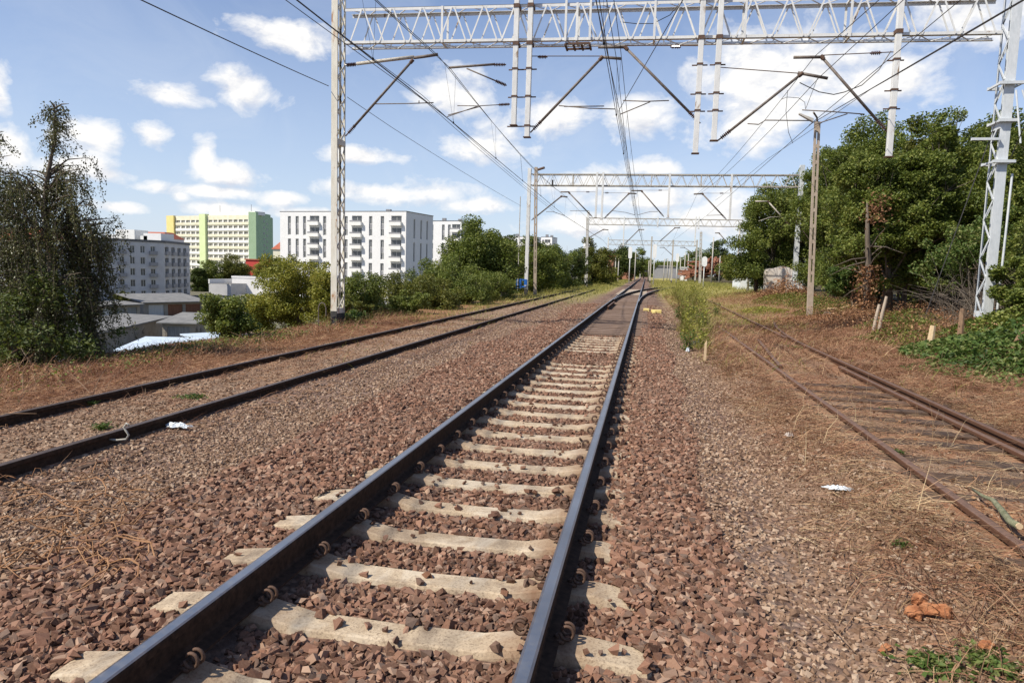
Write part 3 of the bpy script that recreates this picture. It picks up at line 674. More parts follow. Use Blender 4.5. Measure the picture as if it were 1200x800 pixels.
wire('twin contact wire running close beside the one over the middle track', [(p[0]+.05, p[1], p[2]) for p in cM])
wire('messenger wire of the middle track held by the left cantilever of the centre pair', mM, .009, .35, cM)
wire('messenger wire of the middle track held by the right cantilever of the centre pair', [back(A1(727, 55.5)), A1(727, 55.5), A2(747, 223.5), at(753, 266, D3)], .009, .35, cM)
wire('second contact wire at the steady arm of the right centre cantilever', [back(A1(727, 134), dx=-.4), A1(727, 134), A2(747.5, 252), at(754, 282, D3)], .008)
wire('slanting turnout wire coming down from the top right to the centre steady arms', [at(812, -20, 10.5), A1(725, 130), A2(746, 252)], .008)
cR = [at(1240, -24, 9.), A1(951, 145), A2(829, 252), at(790, 281, D3), at(775, 299, D4)]
mR = [at(1130, -90, 12.), A1(955, 66), A2(817, 227), at(795, 267, D3), at(779, 290, D4)]
wire('contact wire of the right track falling from the upper right edge', cR, .009)
wire('messenger wire of the right track over the nearest right cantilever', mR, .009, .3)
wire('messenger wire over the lower tube of the nearest right cantilever pair', [at(1230, -160, 12.5), A1(961, 90), A2(818, 228)], .009, .3)
wire('wire from the nearest right mast slanting down to the right steady arms', [at(1150, -20, 13.), A1(948, 147)], .008)
wire('long slanting wire from the right photo edge to the second gantry', [at(1260, -35, 9.5), A1(1020, 105), at(900, 186, 34), A2(838, 235)], .008, .1)
wire('low anchoring wire leaving the right mast towards the photo edge', [(10.0, D1, 4.7), at(1230, 80, 16.)], .012, name='anchor_wire')
wire('guy wire slanting down left of the nearest right mast', [(9.55, D1-.1, 5.6), at(1085, 368, D1-.5)], .011, name='guy_wire')
wire('single feeder line from the top left sky to the near left mast', [at(60, -50, 9.), at(385, 101, D1)], .012, .25, name='feeder_wire')
wire('single feeder line from the near left mast down to the second gantry', [at(407, 114, D1), at(460, 150, 25.5), at(610, 241, D2)], .009, .1, name='feeder_wire')
wire('jumper cable looping under the nearest right cantilevers', [A1(937, 97), A1(945, 101), A1(960, 108), A1(977, 111), A1(990, 108), A1(1010, 100), A1(1030, 82), A1(1044, 60)], .013, name='jumper_cable', n=2)
wire('thin jumper cable hanging in a loop above the lamp head', [A1(915, 117), A1(922, 114), A1(936, 115), A1(943, 120), A1(944, 128), A1(958, 92)], .007, name='jumper_cable', n=2)
wire('thin jumper cable dangling left of the lamp head', [A1(923, 106), A1(921, 130), A1(924, 155), A1(929, 168)], .007, name='jumper_cable', n=2)
wire('sagging jumper cable inside the nearest beam above the centre', [at(727, 26, 20.2), at(745, 28, 20.2), at(765, 28, 20.2), at(785, 18, 20.2), at(800, 0, 20.2)], .011, name='jumper_cable', n=2)
for i, (px, z) in enumerate(((716, 0), (737, 0), (716, 0))): pass

# ------------------------------------------------------------------ poles, posts, signals
def ladder_pole(label, px, D, base_y, top_y, w, mat, cat='pole', group=None, lean=-.22, lamp=False, name='concrete_pole'):
    a = at(px, base_y, D); c = at(px+(top_y-base_y)*-.0285, top_y, D); x = a[0]; zb = gzs(x, D); z1 = c[2]
    t = thing(name, label, cat, (x, D, zb), group); b = MB()
    solid = zb+(z1-zb)*.18
    b.box(x-w/2, x+w/2, D-w*.35, D+w*.35, zb-.3, solid)
    for s in (-1, 1): b.box(x+s*w*.32-w*.18, x+s*w*.32+w*.18, D-w*.33, D+w*.33, solid, z1)
    z = solid+.3
    while z < z1: b.box(x-w*.15, x+w*.15, D-w*.30, D+w*.30, z, z+.14); z += .62
    b.box(x-w*.5, x+w*.5, D-w*.34, D+w*.34, z1-.25, z1)
    b.v = [(p[0]+lean*(p[2]-zb)/(z1-zb), p[1], p[2]) for p in b.v]; b.build('shaft', mat, t)
    return t, x+lean, z1
t, x, z1 = ladder_pole('tall brown concrete lamp pole with slotted shaft right of the second gantry', 949, 30., 364, 143, .21, M['concrete_pole'], 'lamp post', name='lamp_post')
b = MB(); b.tube([(x, 30, z1), (x-.05, 29.9, z1+.15), (x-.25, 29.6, z1+.28)], .035, 8); b.build('arm', M['tube'], t)
q0, q1 = at(953, 141, 29.6), at(936, 133, 29.6); b = MB(); b.hexa([q0+(-.02, -.1, -.07), q0+(.0, -.1, .05), q0+(0, .12, .05), q0+(-.02, .12, -.07), q1+(0, -.06, -.05), q1+(0, -.06, .02), q1+(0, .06, .02), q1+(0, .06, -.05)]); b.build('lamp_head', M['concrete'], t, bevel=.015)
ladder_pole('slim concrete pole with slots standing right beside the second gantry left mast', 627, 50.5, 345, 196, .22, M['concrete_pole'], group='slotted concrete poles')
ladder_pole('slim pale concrete pole right of the third gantry left mast', 687.5, 84, 333, 256, .26, M['concrete'], group='slotted concrete poles')
ladder_pole('thin concrete pole before the brown heap', 820.5, 112, 324, 272, .36, M['concrete'], group='slotted concrete poles')
def post(label, px, D, base_y, top_y, r, mat, name='post', cat='post', group=None, board=None):
    a = at(px, base_y, D); x = a[0]; zb = gzs(x, D); z1 = at(px, top_y, D)[2]; t = thing(name, label, cat, (x, D, zb), group)
    b = MB(); b.tube([(x, D, zb-.3), (x, D, z1)], r, 8, r*.8); b.build('pole', mat, t, smooth=True)
    if board:
        w, h = board; b = MB(); n = 20; P = [(w/2*math.cos(2*PI*k/n), (h/2-w/2)*(1 if math.sin(2*PI*k/n) >= 0 else -1)+w/2*math.sin(2*PI*k/n)) for k in range(n)]
        i = len(b.v); b.v += [(x+u, D-.12, z1-h/2+v) for u, v in P]+[(x+u, D-.03, z1-h/2+v) for u, v in P]
        b.f += [tuple(range(n)), tuple(range(2*n-1, n-1, -1))]+[((k+1) % n, k, n+k, n+(k+1) % n) for k in range(n)]
        b.build('signal_board', M['sign_white'], t)
        b = MB(); b.box(x-.12, x+.12, D-.03, D+.2, z1-h*.85, z1-h*.15); b.build('lamp_housing', M['black_base'], t)
    return t
M['sign_white'] = surf('white_enamel', (.74, .74, .73), (.82, .82, .80), 3, .4, .05)
post('white oblong signal left of the centre track end, leftmost of the signals', 737.5, 120, 320, 289, .09, M['paint'], 'railway_signal', 'signal', 'white railway signals', (.62, 2.0))
post('tallest white oblong signal right beside the centre track end', 766, 118, 322, 286, .09, M['paint'], 'railway_signal', 'signal', 'white railway signals', (.62, 2.3))
post('small white oblong signal among thin far poles', 793, 135, 320, 297, .09, M['paint'], 'railway_signal', 'signal', 'white railway signals', (.62, 1.6))
post('white round headed signal standing in front of the brown heap', 824.5, 86, 326, 300.5, .07, M['paint'], 'railway_signal', 'signal', 'white railway signals', (.60, 1.2))
FP = [(744, 150, 294), (724.5, 140, 302), (721, 140, 300), (778, 170, 303), (782, 175, 303), (785, 170, 306), (797, 170, 303), (802, 160, 296), (806, 160, 297), (760, 170, 305), (834, 120, 278), (843, 140, 300), (864, 75, 262)]
for i, (px, D, ty) in enumerate(FP):
    post('thin far pole, %s from the left in the crowd of distant poles' % ordinal(sorted(FP).index((px, D, ty))+1), px, D, 319, ty, .11, M['concrete'], 'far_pole', 'pole', 'thin distant poles')
t = post('slim white post with a horizontal lamp arm before the right trees', 876.5, 62, 335, 262, .10, M['paint'], 'white_post', 'post')
t = post('rust brown steel stub post left of the white painted shed', 886, 58, 335, 313, .17, M['steel_brown'], 'steel_post', 'post')
# blue cabinet hung on the second left mast
t = thing('equipment_cabinet', 'bright blue cabinet fixed on arms beside the second left mast', 'cabinet', at(609, 338, D2))
a, c = at(605.5, 326.5, D2), at(611, 338, D2); b = MB(); b.box(a[0], c[0], D2-.25, D2+.15, c[2], a[2]); b.build('case', M['blue'], t, bevel=.02)
b = MB(); a2 = at(619, 328, D2); b.box(c[0], a2[0]-.1, D2-.2, D2-.12, a[2]-.12, a[2]-.02); b.box(c[0], a2[0]-.1, D2-.2, D2-.12, c[2]+.1, c[2]+.2); a3, c3 = at(612, 327, D2), at(618, 334, D2); b.box(a3[0]+.2, c3[0], D2-.3, D2-.21, c3[2], a3[2]); b.build('bracket', M['blue'], t)
b = MB(); q = at(614, 300, D2); b.tube([(q[0]-.35, D2-.3, 0), (q[0]-.35, D2-.3, 7.)], .03, 6); tag(b.build('drain_pipe', M['tube_pale']), 'thin vertical wire weight tube left of the second left mast', 'tube')
#PART3
# ------------------------------------------------------------------ foliage tools
def leaves_geo(P, size, r=rng, elong=1.7, up=.35, droop=None):
    """one folded leaf (two quads -> one 4-gon kite) per point"""
    n = len(P); nrm = r.normal(size=(n, 3)); nrm[:, 2] = np.abs(nrm[:, 2])+up; nrm /= np.linalg.norm(nrm, axis=1)[:, None]
    t = r.normal(size=(n, 3))
    if droop is not None: t = t*.5+np.array([0, 0, -droop])
    t -= nrm*np.sum(t*nrm, 1)[:, None]; t /= np.linalg.norm(t, axis=1)[:, None]; s = np.cross(nrm, t)
    L = (size*r.uniform(.6, 1.3, n))[:, None]; W = L/elong
    V = np.stack([P-t*L*.5, P+s*W*.5+nrm*L*.08, P+t*L*.5, P-s*W*.5+nrm*L*.08], 1).reshape(-1, 3)
    return V, np.arange(4*n).reshape(n, 4)
def clump_cloud(c, rad, nclump, per, cr, r=rng, bias=2.4, flat=.75, low=-1.):
    u = r.normal(size=(nclump*2, 3)); u /= np.linalg.norm(u, axis=1)[:, None]; u = u[u[:, 2] > low][:nclump]; nclump = len(u)
    d = r.uniform(0, 1, nclump)**(1/bias); k = 1+.16*np.sin(u[:, 0]*5+c[1])+.12*np.sin(u[:, 2]*7+c[0])+r.uniform(-.12, .12, nclump)
    cen = np.asarray(c)+u*d[:, None]*k[:, None]*np.asarray(rad)
    sz = cr*r.uniform(.55, 1.35, nclump)
    m = np.maximum(6, (per*(sz/cr)**2).astype(int)); ids = np.repeat(np.arange(nclump), m)
    g = r.normal(size=(len(ids), 3)); g /= np.linalg.norm(g, axis=1)[:, None]; g *= (r.uniform(0, 1, len(ids))**.42)[:, None]
    P = cen[ids]+g*sz[ids][:, None]*np.array([1, 1, flat])
    return cen, P
def tree(name, label, cat, base, c, rad, nclump, per, cr, leaf, mat, group=None, trunk=.18, limbs=26, low=-1., seed=1, bare=0, multi=1, bias=2.4, flat=.75, extra=None):
    r = np.random.default_rng(seed); t = thing(name, label, cat, base, group); c = np.asarray(c, float)
    cen, P = clump_cloud(c, rad, nclump, per, cr, r, bias, flat, low)
    if extra is not None: P = np.concatenate([P]+[clump_cloud(np.array(e[0]), e[1], e[2], per, cr, r, 2.2, flat)[1] for e in extra])
    V, Fq = leaves_geo(P, leaf, r); fast('crown', V, Fq, mat, t)
    b = MB(); base = np.array(base, float); top = c+np.array([0, 0, rad[2]*.45])
    for k in range(multi):
        off = np.array([r.uniform(-.5, .5)*rad[0]*.5, r.uniform(-.3, .3)*rad[1]*.5, 0])*(multi > 1)
        tp = top+off; pts = [base+off*.1+np.array([0, 0, -.3])]+[base+(tp-base)*q+r.normal(size=3)*.06*np.array([1, 1, 0])*np.linalg.norm(tp-base)*q*.5+off*.1*(1-q) for q in (.12, .3, .5, .72, 1.)]
        b.tube(pts, [trunk*q for q in (1.25, 1., .82, .62, .4, .12)], 8)
        sel = r.choice(len(cen), min(len(cen), limbs//multi), replace=False)
        for i in sel:
            q = r.uniform(.25, .85); j = min(int(q*5), 4); p0 = pts[j]+(pts[j+1]-pts[j])*(q*5-j); e = cen[i]
            if bare: e = e+(e-c)*bare
            mid = (p0+e)/2+np.array([0, 0, -.08])*np.linalg.norm(e-p0)+r.normal(size=3)*.05*np.linalg.norm(e-p0)
            b.tube([p0, mid, e], [trunk*.38*(1-q*.5), trunk*.22, trunk*.06], 5, cap=False)
            for w in range(2):
                e2 = e+r.normal(size=3)*cr*.9; b.tube([mid*.4+e*.6, e2], [trunk*.1, trunk*.03], 4, cap=False)
    b.build('trunk', M['bark'], t, smooth=True); return t

def onslope(x, y): return (x, y, gzs(x, y))
# ---- weeping birches by the left edge, their bases on the slope
def birch(label, base, top, seed, whorls, length, leaf, n=5):
    """whorls: (height fraction, branch reach m, count); strands of leaves hang from every branch"""
    r = np.random.default_rng(seed); base = np.array(base, float); top = np.array(top, float)
    t = thing('birch_tree', label, 'tree', base, 'weeping birches at the left edge'); b = MB()
    tr = [base+(top-base)*q+r.normal(size=3)*np.array([.07, .07, 0])*(0 < q < 1) for q in np.linspace(0, 1, 9)]; tr[0][2] -= .3
    b.tube(tr, [.13*(1-.95*q) for q in np.linspace(0, 1, 9)], 8); Ps = []
    def strand(a0, L):
        sway = r.normal(size=3)*np.array([.16, .16, 0])+np.array([.05, 0, 0]); pts = [a0, a0+sway*.5+np.array([0, 0, -L*.3]), a0+sway+np.array([0, 0, -L])]
        b.tube(pts, .0035, 3, cap=False); m = max(6, int(L*110)); u = (r.uniform(0, 1, m)**.8)[:, None]; P = pts[0]*(1-u)**2+2*u*(1-u)*pts[1]+u*u*pts[2]+r.normal(size=(m, 3))*.034; Ps.append(P)
    for (h, R, cnt) in whorls:
        for i in range(cnt):
            q = min(.985, max(.03, h+r.uniform(-.05, .05))); j = min(int(q*8), 7); p0 = tr[j]+(tr[j+1]-tr[j])*(q*8-j)
            an = r.uniform(0, 2*PI); RR = R*r.uniform(.35, 1.15); d = np.array([math.cos(an), math.sin(an)*.8, 0]); rise = RR*r.uniform(.1, .75)
            e = p0+d*RR+np.array([0, 0, rise]); mid = p0+d*RR*.5+np.array([0, 0, rise*.85]); b.tube([p0, mid, e], [.02, .012, .004], 4, cap=False)
            for s_ in range(max(3, int(n*RR*1.6))):
                u = r.uniform(.15, 1.05); a0 = p0*(1-u)**2+2*u*(1-u)*mid+u*u*e+r.normal(size=3)*.05; strand(a0, length*r.uniform(.3, 1.1)*min(1, .35+RR))
    P = np.concatenate(Ps); V, Fq = leaves_geo(P, leaf, r, 1.5, .1, droop=.9)
    fast('crown', V, Fq, M['leaf_birch'], t); b.build('trunk', M['bark'], t, smooth=True); return t
W1 = ((.08, 1.1, 10), (.2, 1.15, 14), (.32, 1.15, 14), (.45, 1.15, 14), (.56, 1.05, 14), (.66, .95, 16), (.73, .7, 12))
birch('tall weeping birch with one thin leafy spire against the sky', onslope(-9.75, 11.), at(64, 122, 11.), 5, W1+((.84, .08, 4), (.89, .12, 5), (.94, .26, 7), (.975, .22, 7)), .85, .04)
birch('broad drooping birch filling the left photo edge beside the spired one', onslope(-10.9, 11.6), at(24, 215, 11.6), 6, ((.1, 1.3, 12), (.25, 1.3, 14), (.4, 1.3, 16), (.55, 1.2, 16), (.7, 1.05, 16), (.85, .8, 14), (.96, .5, 8)), 1.05, .042)
birch('birch cut off by the left photo edge', onslope(-11.2, 11.0), at(-22, 158, 11.0), 8, ((.15, 1.3, 12), (.35, 1.2, 14), (.5, 1.1, 14), (.65, 1., 14), (.8, .75, 12), (.93, .5, 9)), 1.05, .042)
birch('lower drooping birch on the right side of the birch group', onslope(-9.25, 11.6), at(88, 236, 11.5), 9, ((.12, .6, 9), (.3, .7, 12), (.45, .7, 12), (.6, .65, 12), (.75, .55, 12), (.9, .4, 9)), .75, .04)
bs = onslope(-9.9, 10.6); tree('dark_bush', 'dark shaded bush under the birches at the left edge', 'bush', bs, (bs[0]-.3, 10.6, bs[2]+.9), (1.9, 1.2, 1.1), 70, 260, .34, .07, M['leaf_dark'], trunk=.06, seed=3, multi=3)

# ---- left embankment bushes
bs = onslope(-9.1, 15.6); tree('young_tree', 'small dark green leafy tree between the garages and the left track', 'tree', bs, (at(262, 375, 15.6)[0], 15.6, .15), (.52, .5, .62), 60, 150, .20, .075, M['leaf_mid'], trunk=.035, seed=11, extra=[((at(285, 372, 15.6)[0], 15.6, .05), (.25, .3, .3), 12)])
bs = onslope(-11.0, 24.0); tree('yellow_bush', 'yellow green feathery bush left of the nearest left mast', 'bush', bs, (-11.9, 24., .35), (1.35, 1.3, 1.45), 120, 260, .32, .085, M['leaf_yellow'], trunk=.06, seed=12, multi=4, extra=[((-10.2, 23.6, .3), (.6, .9, 1.2), 40), ((-12.9, 24, -.4), (.8, .9, .8), 40)])
bs = onslope(-9.1, 25.5); tree('green_bush', 'darker green bush just right of the nearest left mast', 'bush', bs, (-9.55, 25.3, .1), (.95, 1.2, 1.35), 90, 240, .30, .08, M['leaf_mid'], trunk=.06, seed=13, multi=4)
bs = onslope(-8.8, 21.5); tree('creeper_clump', 'low bright green creeper at the foot of the nearest left mast', 'plant', bs, (-8.0, 20.9, -.25), (.55, .4, .35), 24, 90, .16, .09, M['leaf_fresh'], trunk=.02, seed=14, multi=3)
bs = onslope(-9.8, 31.5); tree('olive_bush', 'wide olive green bush below the white apartment block', 'bush', bs, (-10.0, 31.5, -.1), (1.9, 1.5, 1.25), 110, 240, .38, .10, M['leaf_olive'], trunk=.07, seed=15, multi=4)
bs = onslope(-9.2, 36); tree('dark_bush', 'darker bush between the olive bush and the big round tree', 'bush', bs, (-9.9, 37, .4), (2.2, 1.6, 1.6), 120, 230, .42, .11, M['leaf_mid'], trunk=.08, seed=16, multi=4)
for i_, (x_, y_, r_, z_, m_, lb_) in enumerate(((-7.7, 26.6, .8, .0, 'leaf_mid', 'low green shrub right beside the outer left rail, nearest one'), (-7.9, 31, 1.1, .15, 'leaf_olive', 'olive shrub close to the outer left rail in front of the wide olive bush'), (-7.7, 36, 1.2, .3, 'leaf_mid', 'green shrub close to the outer left rail before the big round tree'), (-7.8, 41.5, 1.3, .4, 'leaf_mid', 'shrub leaning over the outer left rail under the big round tree'), (-8.6, 23, .7, -.1, 'leaf_olive', 'small olive shrub right behind the nearest left mast'))):
    bs = onslope(x_-.3, y_); tree('rail_side_shrub', lb_, 'bush', bs, (x_-.3, y_, z_), (r_, r_, r_*.85), 70, 170, r_*.26, .085, M[m_], 'shrubs lining the outer left rail', trunk=.04, seed=140+i_, multi=3)
bs = onslope(-10.2, 46); tree('round_tree', 'big round dark green tree left of the second gantry', 'tree', bs, (-9.9, 46, 1.5), (2.9, 2.7, 2.75), 260, 260, .62, .15, M['leaf_mid'], trunk=.2, seed=17, bias=3.5)
bs = onslope(-9.2, 58); tree('trackside_tree', 'green tree directly behind the second left mast', 'tree', bs, (-8.6, 58, 1.6), (2.9, 2.4, 2.5), 170, 200, .62, .17, M['leaf_mid'], 'trees along the left embankment', trunk=.18, seed=18, bias=3)
bs = onslope(-9.0, 68); tree('trackside_tree', 'green tree between the second and third left masts, fairly round', 'tree', bs, (-8.4, 68, 1.5), (2.6, 2.4, 2.6), 150, 190, .62, .18, M['leaf_mid'], 'trees along the left embankment', trunk=.18, seed=19, bias=3)
bs = onslope(-8.6, 80); tree('trackside_tree', 'darker green tree left beside the third gantry mast', 'tree', bs, (-7.9, 80, 1.5), (2.6, 2.4, 2.7), 130, 180, .66, .2, M['leaf_dark'], 'trees along the left embankment', trunk=.18, seed=20, bias=3)
bs = onslope(-7.0, 98); tree('trackside_tree', 'brownish olive tree right behind the third left mast', 'tree', bs, (-6.2, 98, 2.3), (2.7, 2.4, 3.2), 150, 180, .68, .22, M['leaf_olive'], 'trees along the left embankment', trunk=.2, seed=21, bias=3)
bs = onslope(-12., 62); tree('trackside_tree', 'tree top rising behind the others before the far white blocks', 'tree', bs, (-12.3, 62, 1.7), (2.6, 2.4, 2.4), 120, 180, .62, .18, M['leaf_dark'], 'trees along the left embankment', trunk=.2, seed=22, bias=3)
bs = onslope(-5.4, 118); tree('light_bush', 'light green bush left of the red roofed house', 'bush', bs, (-4.9, 118, .9), (1.5, 1.5, 1.5), 50, 120, .5, .2, M['leaf_yellow'], trunk=.06, seed=23, multi=3)
for i, (px, py, D, w, h, mt, lb) in enumerate(((246, 322, 205, 5.0, 6., 'leaf_mid', 'dark green tree between the grey flats and the white hall'), (276, 317, 210, 4.6, 5., 'leaf_olive', 'olive green tree above the white hall'), (312, 320, 205, 3.6, 4., 'leaf_yellow', 'yellowish tree at the left corner of the white apartment block'), (234, 330, 200, 2.6, 5., 'leaf_dark', 'dark tree touching the end of the grey flats'), (146, 352, 130, 1.6, 2.2, 'leaf_olive', 'small tree in front of the grey flats'))):
    q = at(px, py, D); tree('city_tree', lb, 'tree', (q[0], D, CITY), (q[0], D, q[2]), (w, w, h*.8), 90, 170, w*.3, .42, M[mt], 'city trees below the embankment', trunk=.2, seed=40+i, bias=3)

# ---- right hand wood
R = [  # x, y, base-z off, centre z, rx, rz, mat, leaf, label
    (11.7, 60, 4.8, 3.4, 4.3, 'leaf_mid', .17, 'green tree with low hanging boughs before the white painted shed'),
    (10.6, 30.2, 4.2, 1.9, 2.6, 'leaf_mid', .12, 'dark leafy tree grown around the ivy wrapped trunk'),
    (15.2, 64, 6.2, 3.9, 4.9, 'leaf_mid', .18, 'tall tree filling the gap behind the second right mast'),
    (14.4, 50, 5.9, 3.3, 4.6, 'leaf_mid', .16, 'tall green tree just right of the second right mast'),
    (13.4, 41, 4.9, 3.1, 4.2, 'leaf_mid', .15, 'green tree behind the brown slotted lamp pole'),
    (14.4, 35, 4.5, 2.9, 3.9, 'leaf_mid', .13, 'dark ivy hung tree right of the lamp pole'),
    (15.2, 30, 4.1, 2.7, 3.6, 'leaf_mid', .12, 'pointed leafy tree left of the nearest right mast'),
    (14.8, 24, 3.6, 2.2, 3.1, 'leaf_mid', .11, 'tree directly behind the nearest right mast'),
    (14.6, 18.6, 2.9, 1.8, 2.6, 'leaf_olive', .10, 'yellowish green tree cut by the right photo edge'),
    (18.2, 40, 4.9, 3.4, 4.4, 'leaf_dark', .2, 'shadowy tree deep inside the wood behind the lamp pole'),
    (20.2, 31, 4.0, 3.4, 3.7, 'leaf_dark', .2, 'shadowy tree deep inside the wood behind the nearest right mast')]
for i, (x, y, cz, rx, rz, mt, lf, lb) in enumerate(R):
    tree('woodland_tree', lb, 'tree', (x, y, gzs(x, y)), (x, y, cz), (rx, rx*.9, rz), 420 if y < 52 else 300, 230, rx*.19, lf, M[mt], 'trees of the right hand wood', trunk=.2, limbs=60, seed=60+i, bias=3.2, bare=.05, extra=[((8.9, 57, 2.6), (1.5, 1.5, 2.2), 60)] if i == 0 else None)
for i, (px, top, D, w, mt, lb) in enumerate(((1112, 128, 31, .55, 'leaf_mid', 'thin leafy tree top, the taller of two pointing up left of the nearest right mast'), (1098, 138, 33, .5, 'leaf_mid', 'thin leafy tree top, the shorter of two pointing up left of the nearest right mast'), (1075, 150, 34, .5, 'leaf_olive', 'thin leafy sapling top left of the two pointed ones'))):
    q = at(px, top, D); zz = q[2]; tree('slender_tree', lb, 'tree', (q[0], D, gzs(q[0], D)), (q[0], D, zz-1.7), (w, w, 1.7), 46, 110, .26, .13, M[mt], 'slender tree tops above the wood', trunk=.07, seed=80+i, limbs=12)
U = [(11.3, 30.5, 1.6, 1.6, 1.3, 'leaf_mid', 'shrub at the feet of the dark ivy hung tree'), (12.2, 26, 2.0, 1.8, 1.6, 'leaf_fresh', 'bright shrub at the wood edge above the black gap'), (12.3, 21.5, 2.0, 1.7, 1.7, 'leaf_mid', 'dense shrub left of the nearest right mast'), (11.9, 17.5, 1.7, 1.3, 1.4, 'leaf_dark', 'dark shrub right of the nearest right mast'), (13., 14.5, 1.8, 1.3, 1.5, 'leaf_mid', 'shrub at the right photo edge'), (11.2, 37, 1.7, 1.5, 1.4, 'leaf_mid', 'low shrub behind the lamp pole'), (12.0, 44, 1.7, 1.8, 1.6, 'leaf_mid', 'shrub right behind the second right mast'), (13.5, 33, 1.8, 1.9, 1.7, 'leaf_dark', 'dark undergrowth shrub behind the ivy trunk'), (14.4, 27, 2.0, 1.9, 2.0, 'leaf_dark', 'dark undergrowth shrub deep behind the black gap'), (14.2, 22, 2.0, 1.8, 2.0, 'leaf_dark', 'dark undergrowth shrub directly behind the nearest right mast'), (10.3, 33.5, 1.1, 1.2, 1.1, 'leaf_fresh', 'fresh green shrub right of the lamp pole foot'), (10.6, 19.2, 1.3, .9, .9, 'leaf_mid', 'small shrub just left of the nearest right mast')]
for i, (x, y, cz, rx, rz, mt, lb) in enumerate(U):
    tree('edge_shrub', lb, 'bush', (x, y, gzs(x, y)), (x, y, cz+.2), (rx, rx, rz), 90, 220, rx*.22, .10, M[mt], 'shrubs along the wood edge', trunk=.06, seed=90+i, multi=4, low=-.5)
# ivy-dead trunk
t = thing('dead_ivy_trunk', 'trunk wrapped in withered orange brown ivy at the wood edge', 'tree', onslope(9.3, 28.5)); x, y = 9.3, 28.5; z0 = gzs(x, y)
b = MB(); b.tube([(x, y, z0-.3), (x+.05, y, 1.8), (x-.1, y, 3.2), (x-.2, y, 4.4)], [.14, .12, .09, .03], 8)
for k in range(16):
    p = np.array([x, y, rng.uniform(1, 4.)]); e = p+rng.normal(size=3)*np.array([.8, .6, .5]); b.tube([p, (p+e)/2+(0, 0, .1), e], [.04, .02, .008], 4)
b.build('trunk', M['bark'], t, smooth=True)
P = np.stack([x+rng.normal(0, .2, 1300), y+rng.normal(0, .2, 1300), rng.uniform(z0, 2.1, 1300)], 1); P2 = np.stack([x-.15+rng.normal(0, .25, 260), y-1.3+rng.normal(0, .25, 260), rng.normal(4.0, .28, 260)], 1)
V, Fq = leaves_geo(np.concatenate([P, P2]), .11, rng); fast('withered_leaves', V, Fq, M['leaf_brown'], t)
# bare grey-brown brush in front of the dark gap
b = MB()
for k in range(620):
    p = np.array([rng.uniform(9.8, 12.6), rng.uniform(20.5, 24), .5]); p[2] = gzs(p[0], p[1])+rng.uniform(0, .9); e = p+np.array([rng.normal(-.2, .7), rng.normal(-.1, .5), rng.normal(.35, .5)]); b.tube([p, (p+e)/2+rng.normal(size=3)*.12+np.array([0, 0, .12]), e], [.007, .005, .002], 3, cap=False)
tag(b.build('bare_brushwood', M['grey_twig']), 'tangle of bare grey brown branches before the dark gap in the wood', 'brushwood', kind='stuff')

# ------------------------------------------------------------------ small ground vegetation
def blades(name, P, L, W, mat, lean, label, cat, r=rng, az=None, curve=.4):
    """curved grass blades / stems: 3 segments; lean 0 upright .. 1 lying flat (arrays allowed)"""
    n = len(P); a = r.uniform(0, 2*PI, n) if az is None else az; d = np.stack([np.cos(a), np.sin(a), 0*a], 1); s = np.stack([-np.sin(a), np.cos(a), 0*a], 1)
    lean = np.broadcast_to(np.asarray(lean, float), (n,)); L = np.broadcast_to(np.asarray(L, float), (n,)); W = np.broadcast_to(np.asarray(W, float), (n,))
    rows = []
    for t in (0, .36, .72, 1.):
        th = (lean+curve*(t-.3)*r.uniform(.3, 1, n)*np.where(lean > .85, .25, 1))*PI/2
        c = P+d*(L*t*np.sin(np.minimum(th, 1.62)))[:, None]; c = c+np.stack([0*L, 0*L, L*t*np.cos(np.minimum(th, 1.62))], 1)
        c = c+s*(r.normal(0, .05, n)*L*t)[:, None]
        w = W*(1-t)**.7*.5+W*.06; tw = s*np.cos(.6)+np.array([0, 0, 1])*np.sin(.6)
        rows.append(c-tw*w[:, None]); rows.append(c+tw*w[:, None])
    V = np.stack(rows, 1).reshape(-1, 3); base = (np.arange(n)*8)[:, None, None]; F = base+np.array([[0, 1, 3, 2], [2, 3, 5, 4], [4, 5, 7, 6]])[None]
    o = fast(name, V, F.reshape(-1, 4), mat); return tag(o, label, cat, kind='stuff')
def scatter(n, x0, x1, y0, y1, dens=None, r=rng, dz=0.):
    x = r.uniform(x0, x1, n); y = y0+(y1-y0)*r.uniform(0, 1, n)**1.25
    if dens is not None: k = r.random(n) < dens(x, y); x, y = x[k], y[k]
    return np.stack([x, y, gz(x, y)+dz], 1)
norail = lambda x, y: ~((np.abs(np.abs(x-4.225)-.75) < .10) & (y < 20)) & ~(np.abs(np.abs(x+4.5)-.7525) < .09) & ~((np.abs(x-4.8) < .12) & (y < 15))
wavy = lambda x, y, f=1.3: .5+.9*lump(x, y, f)
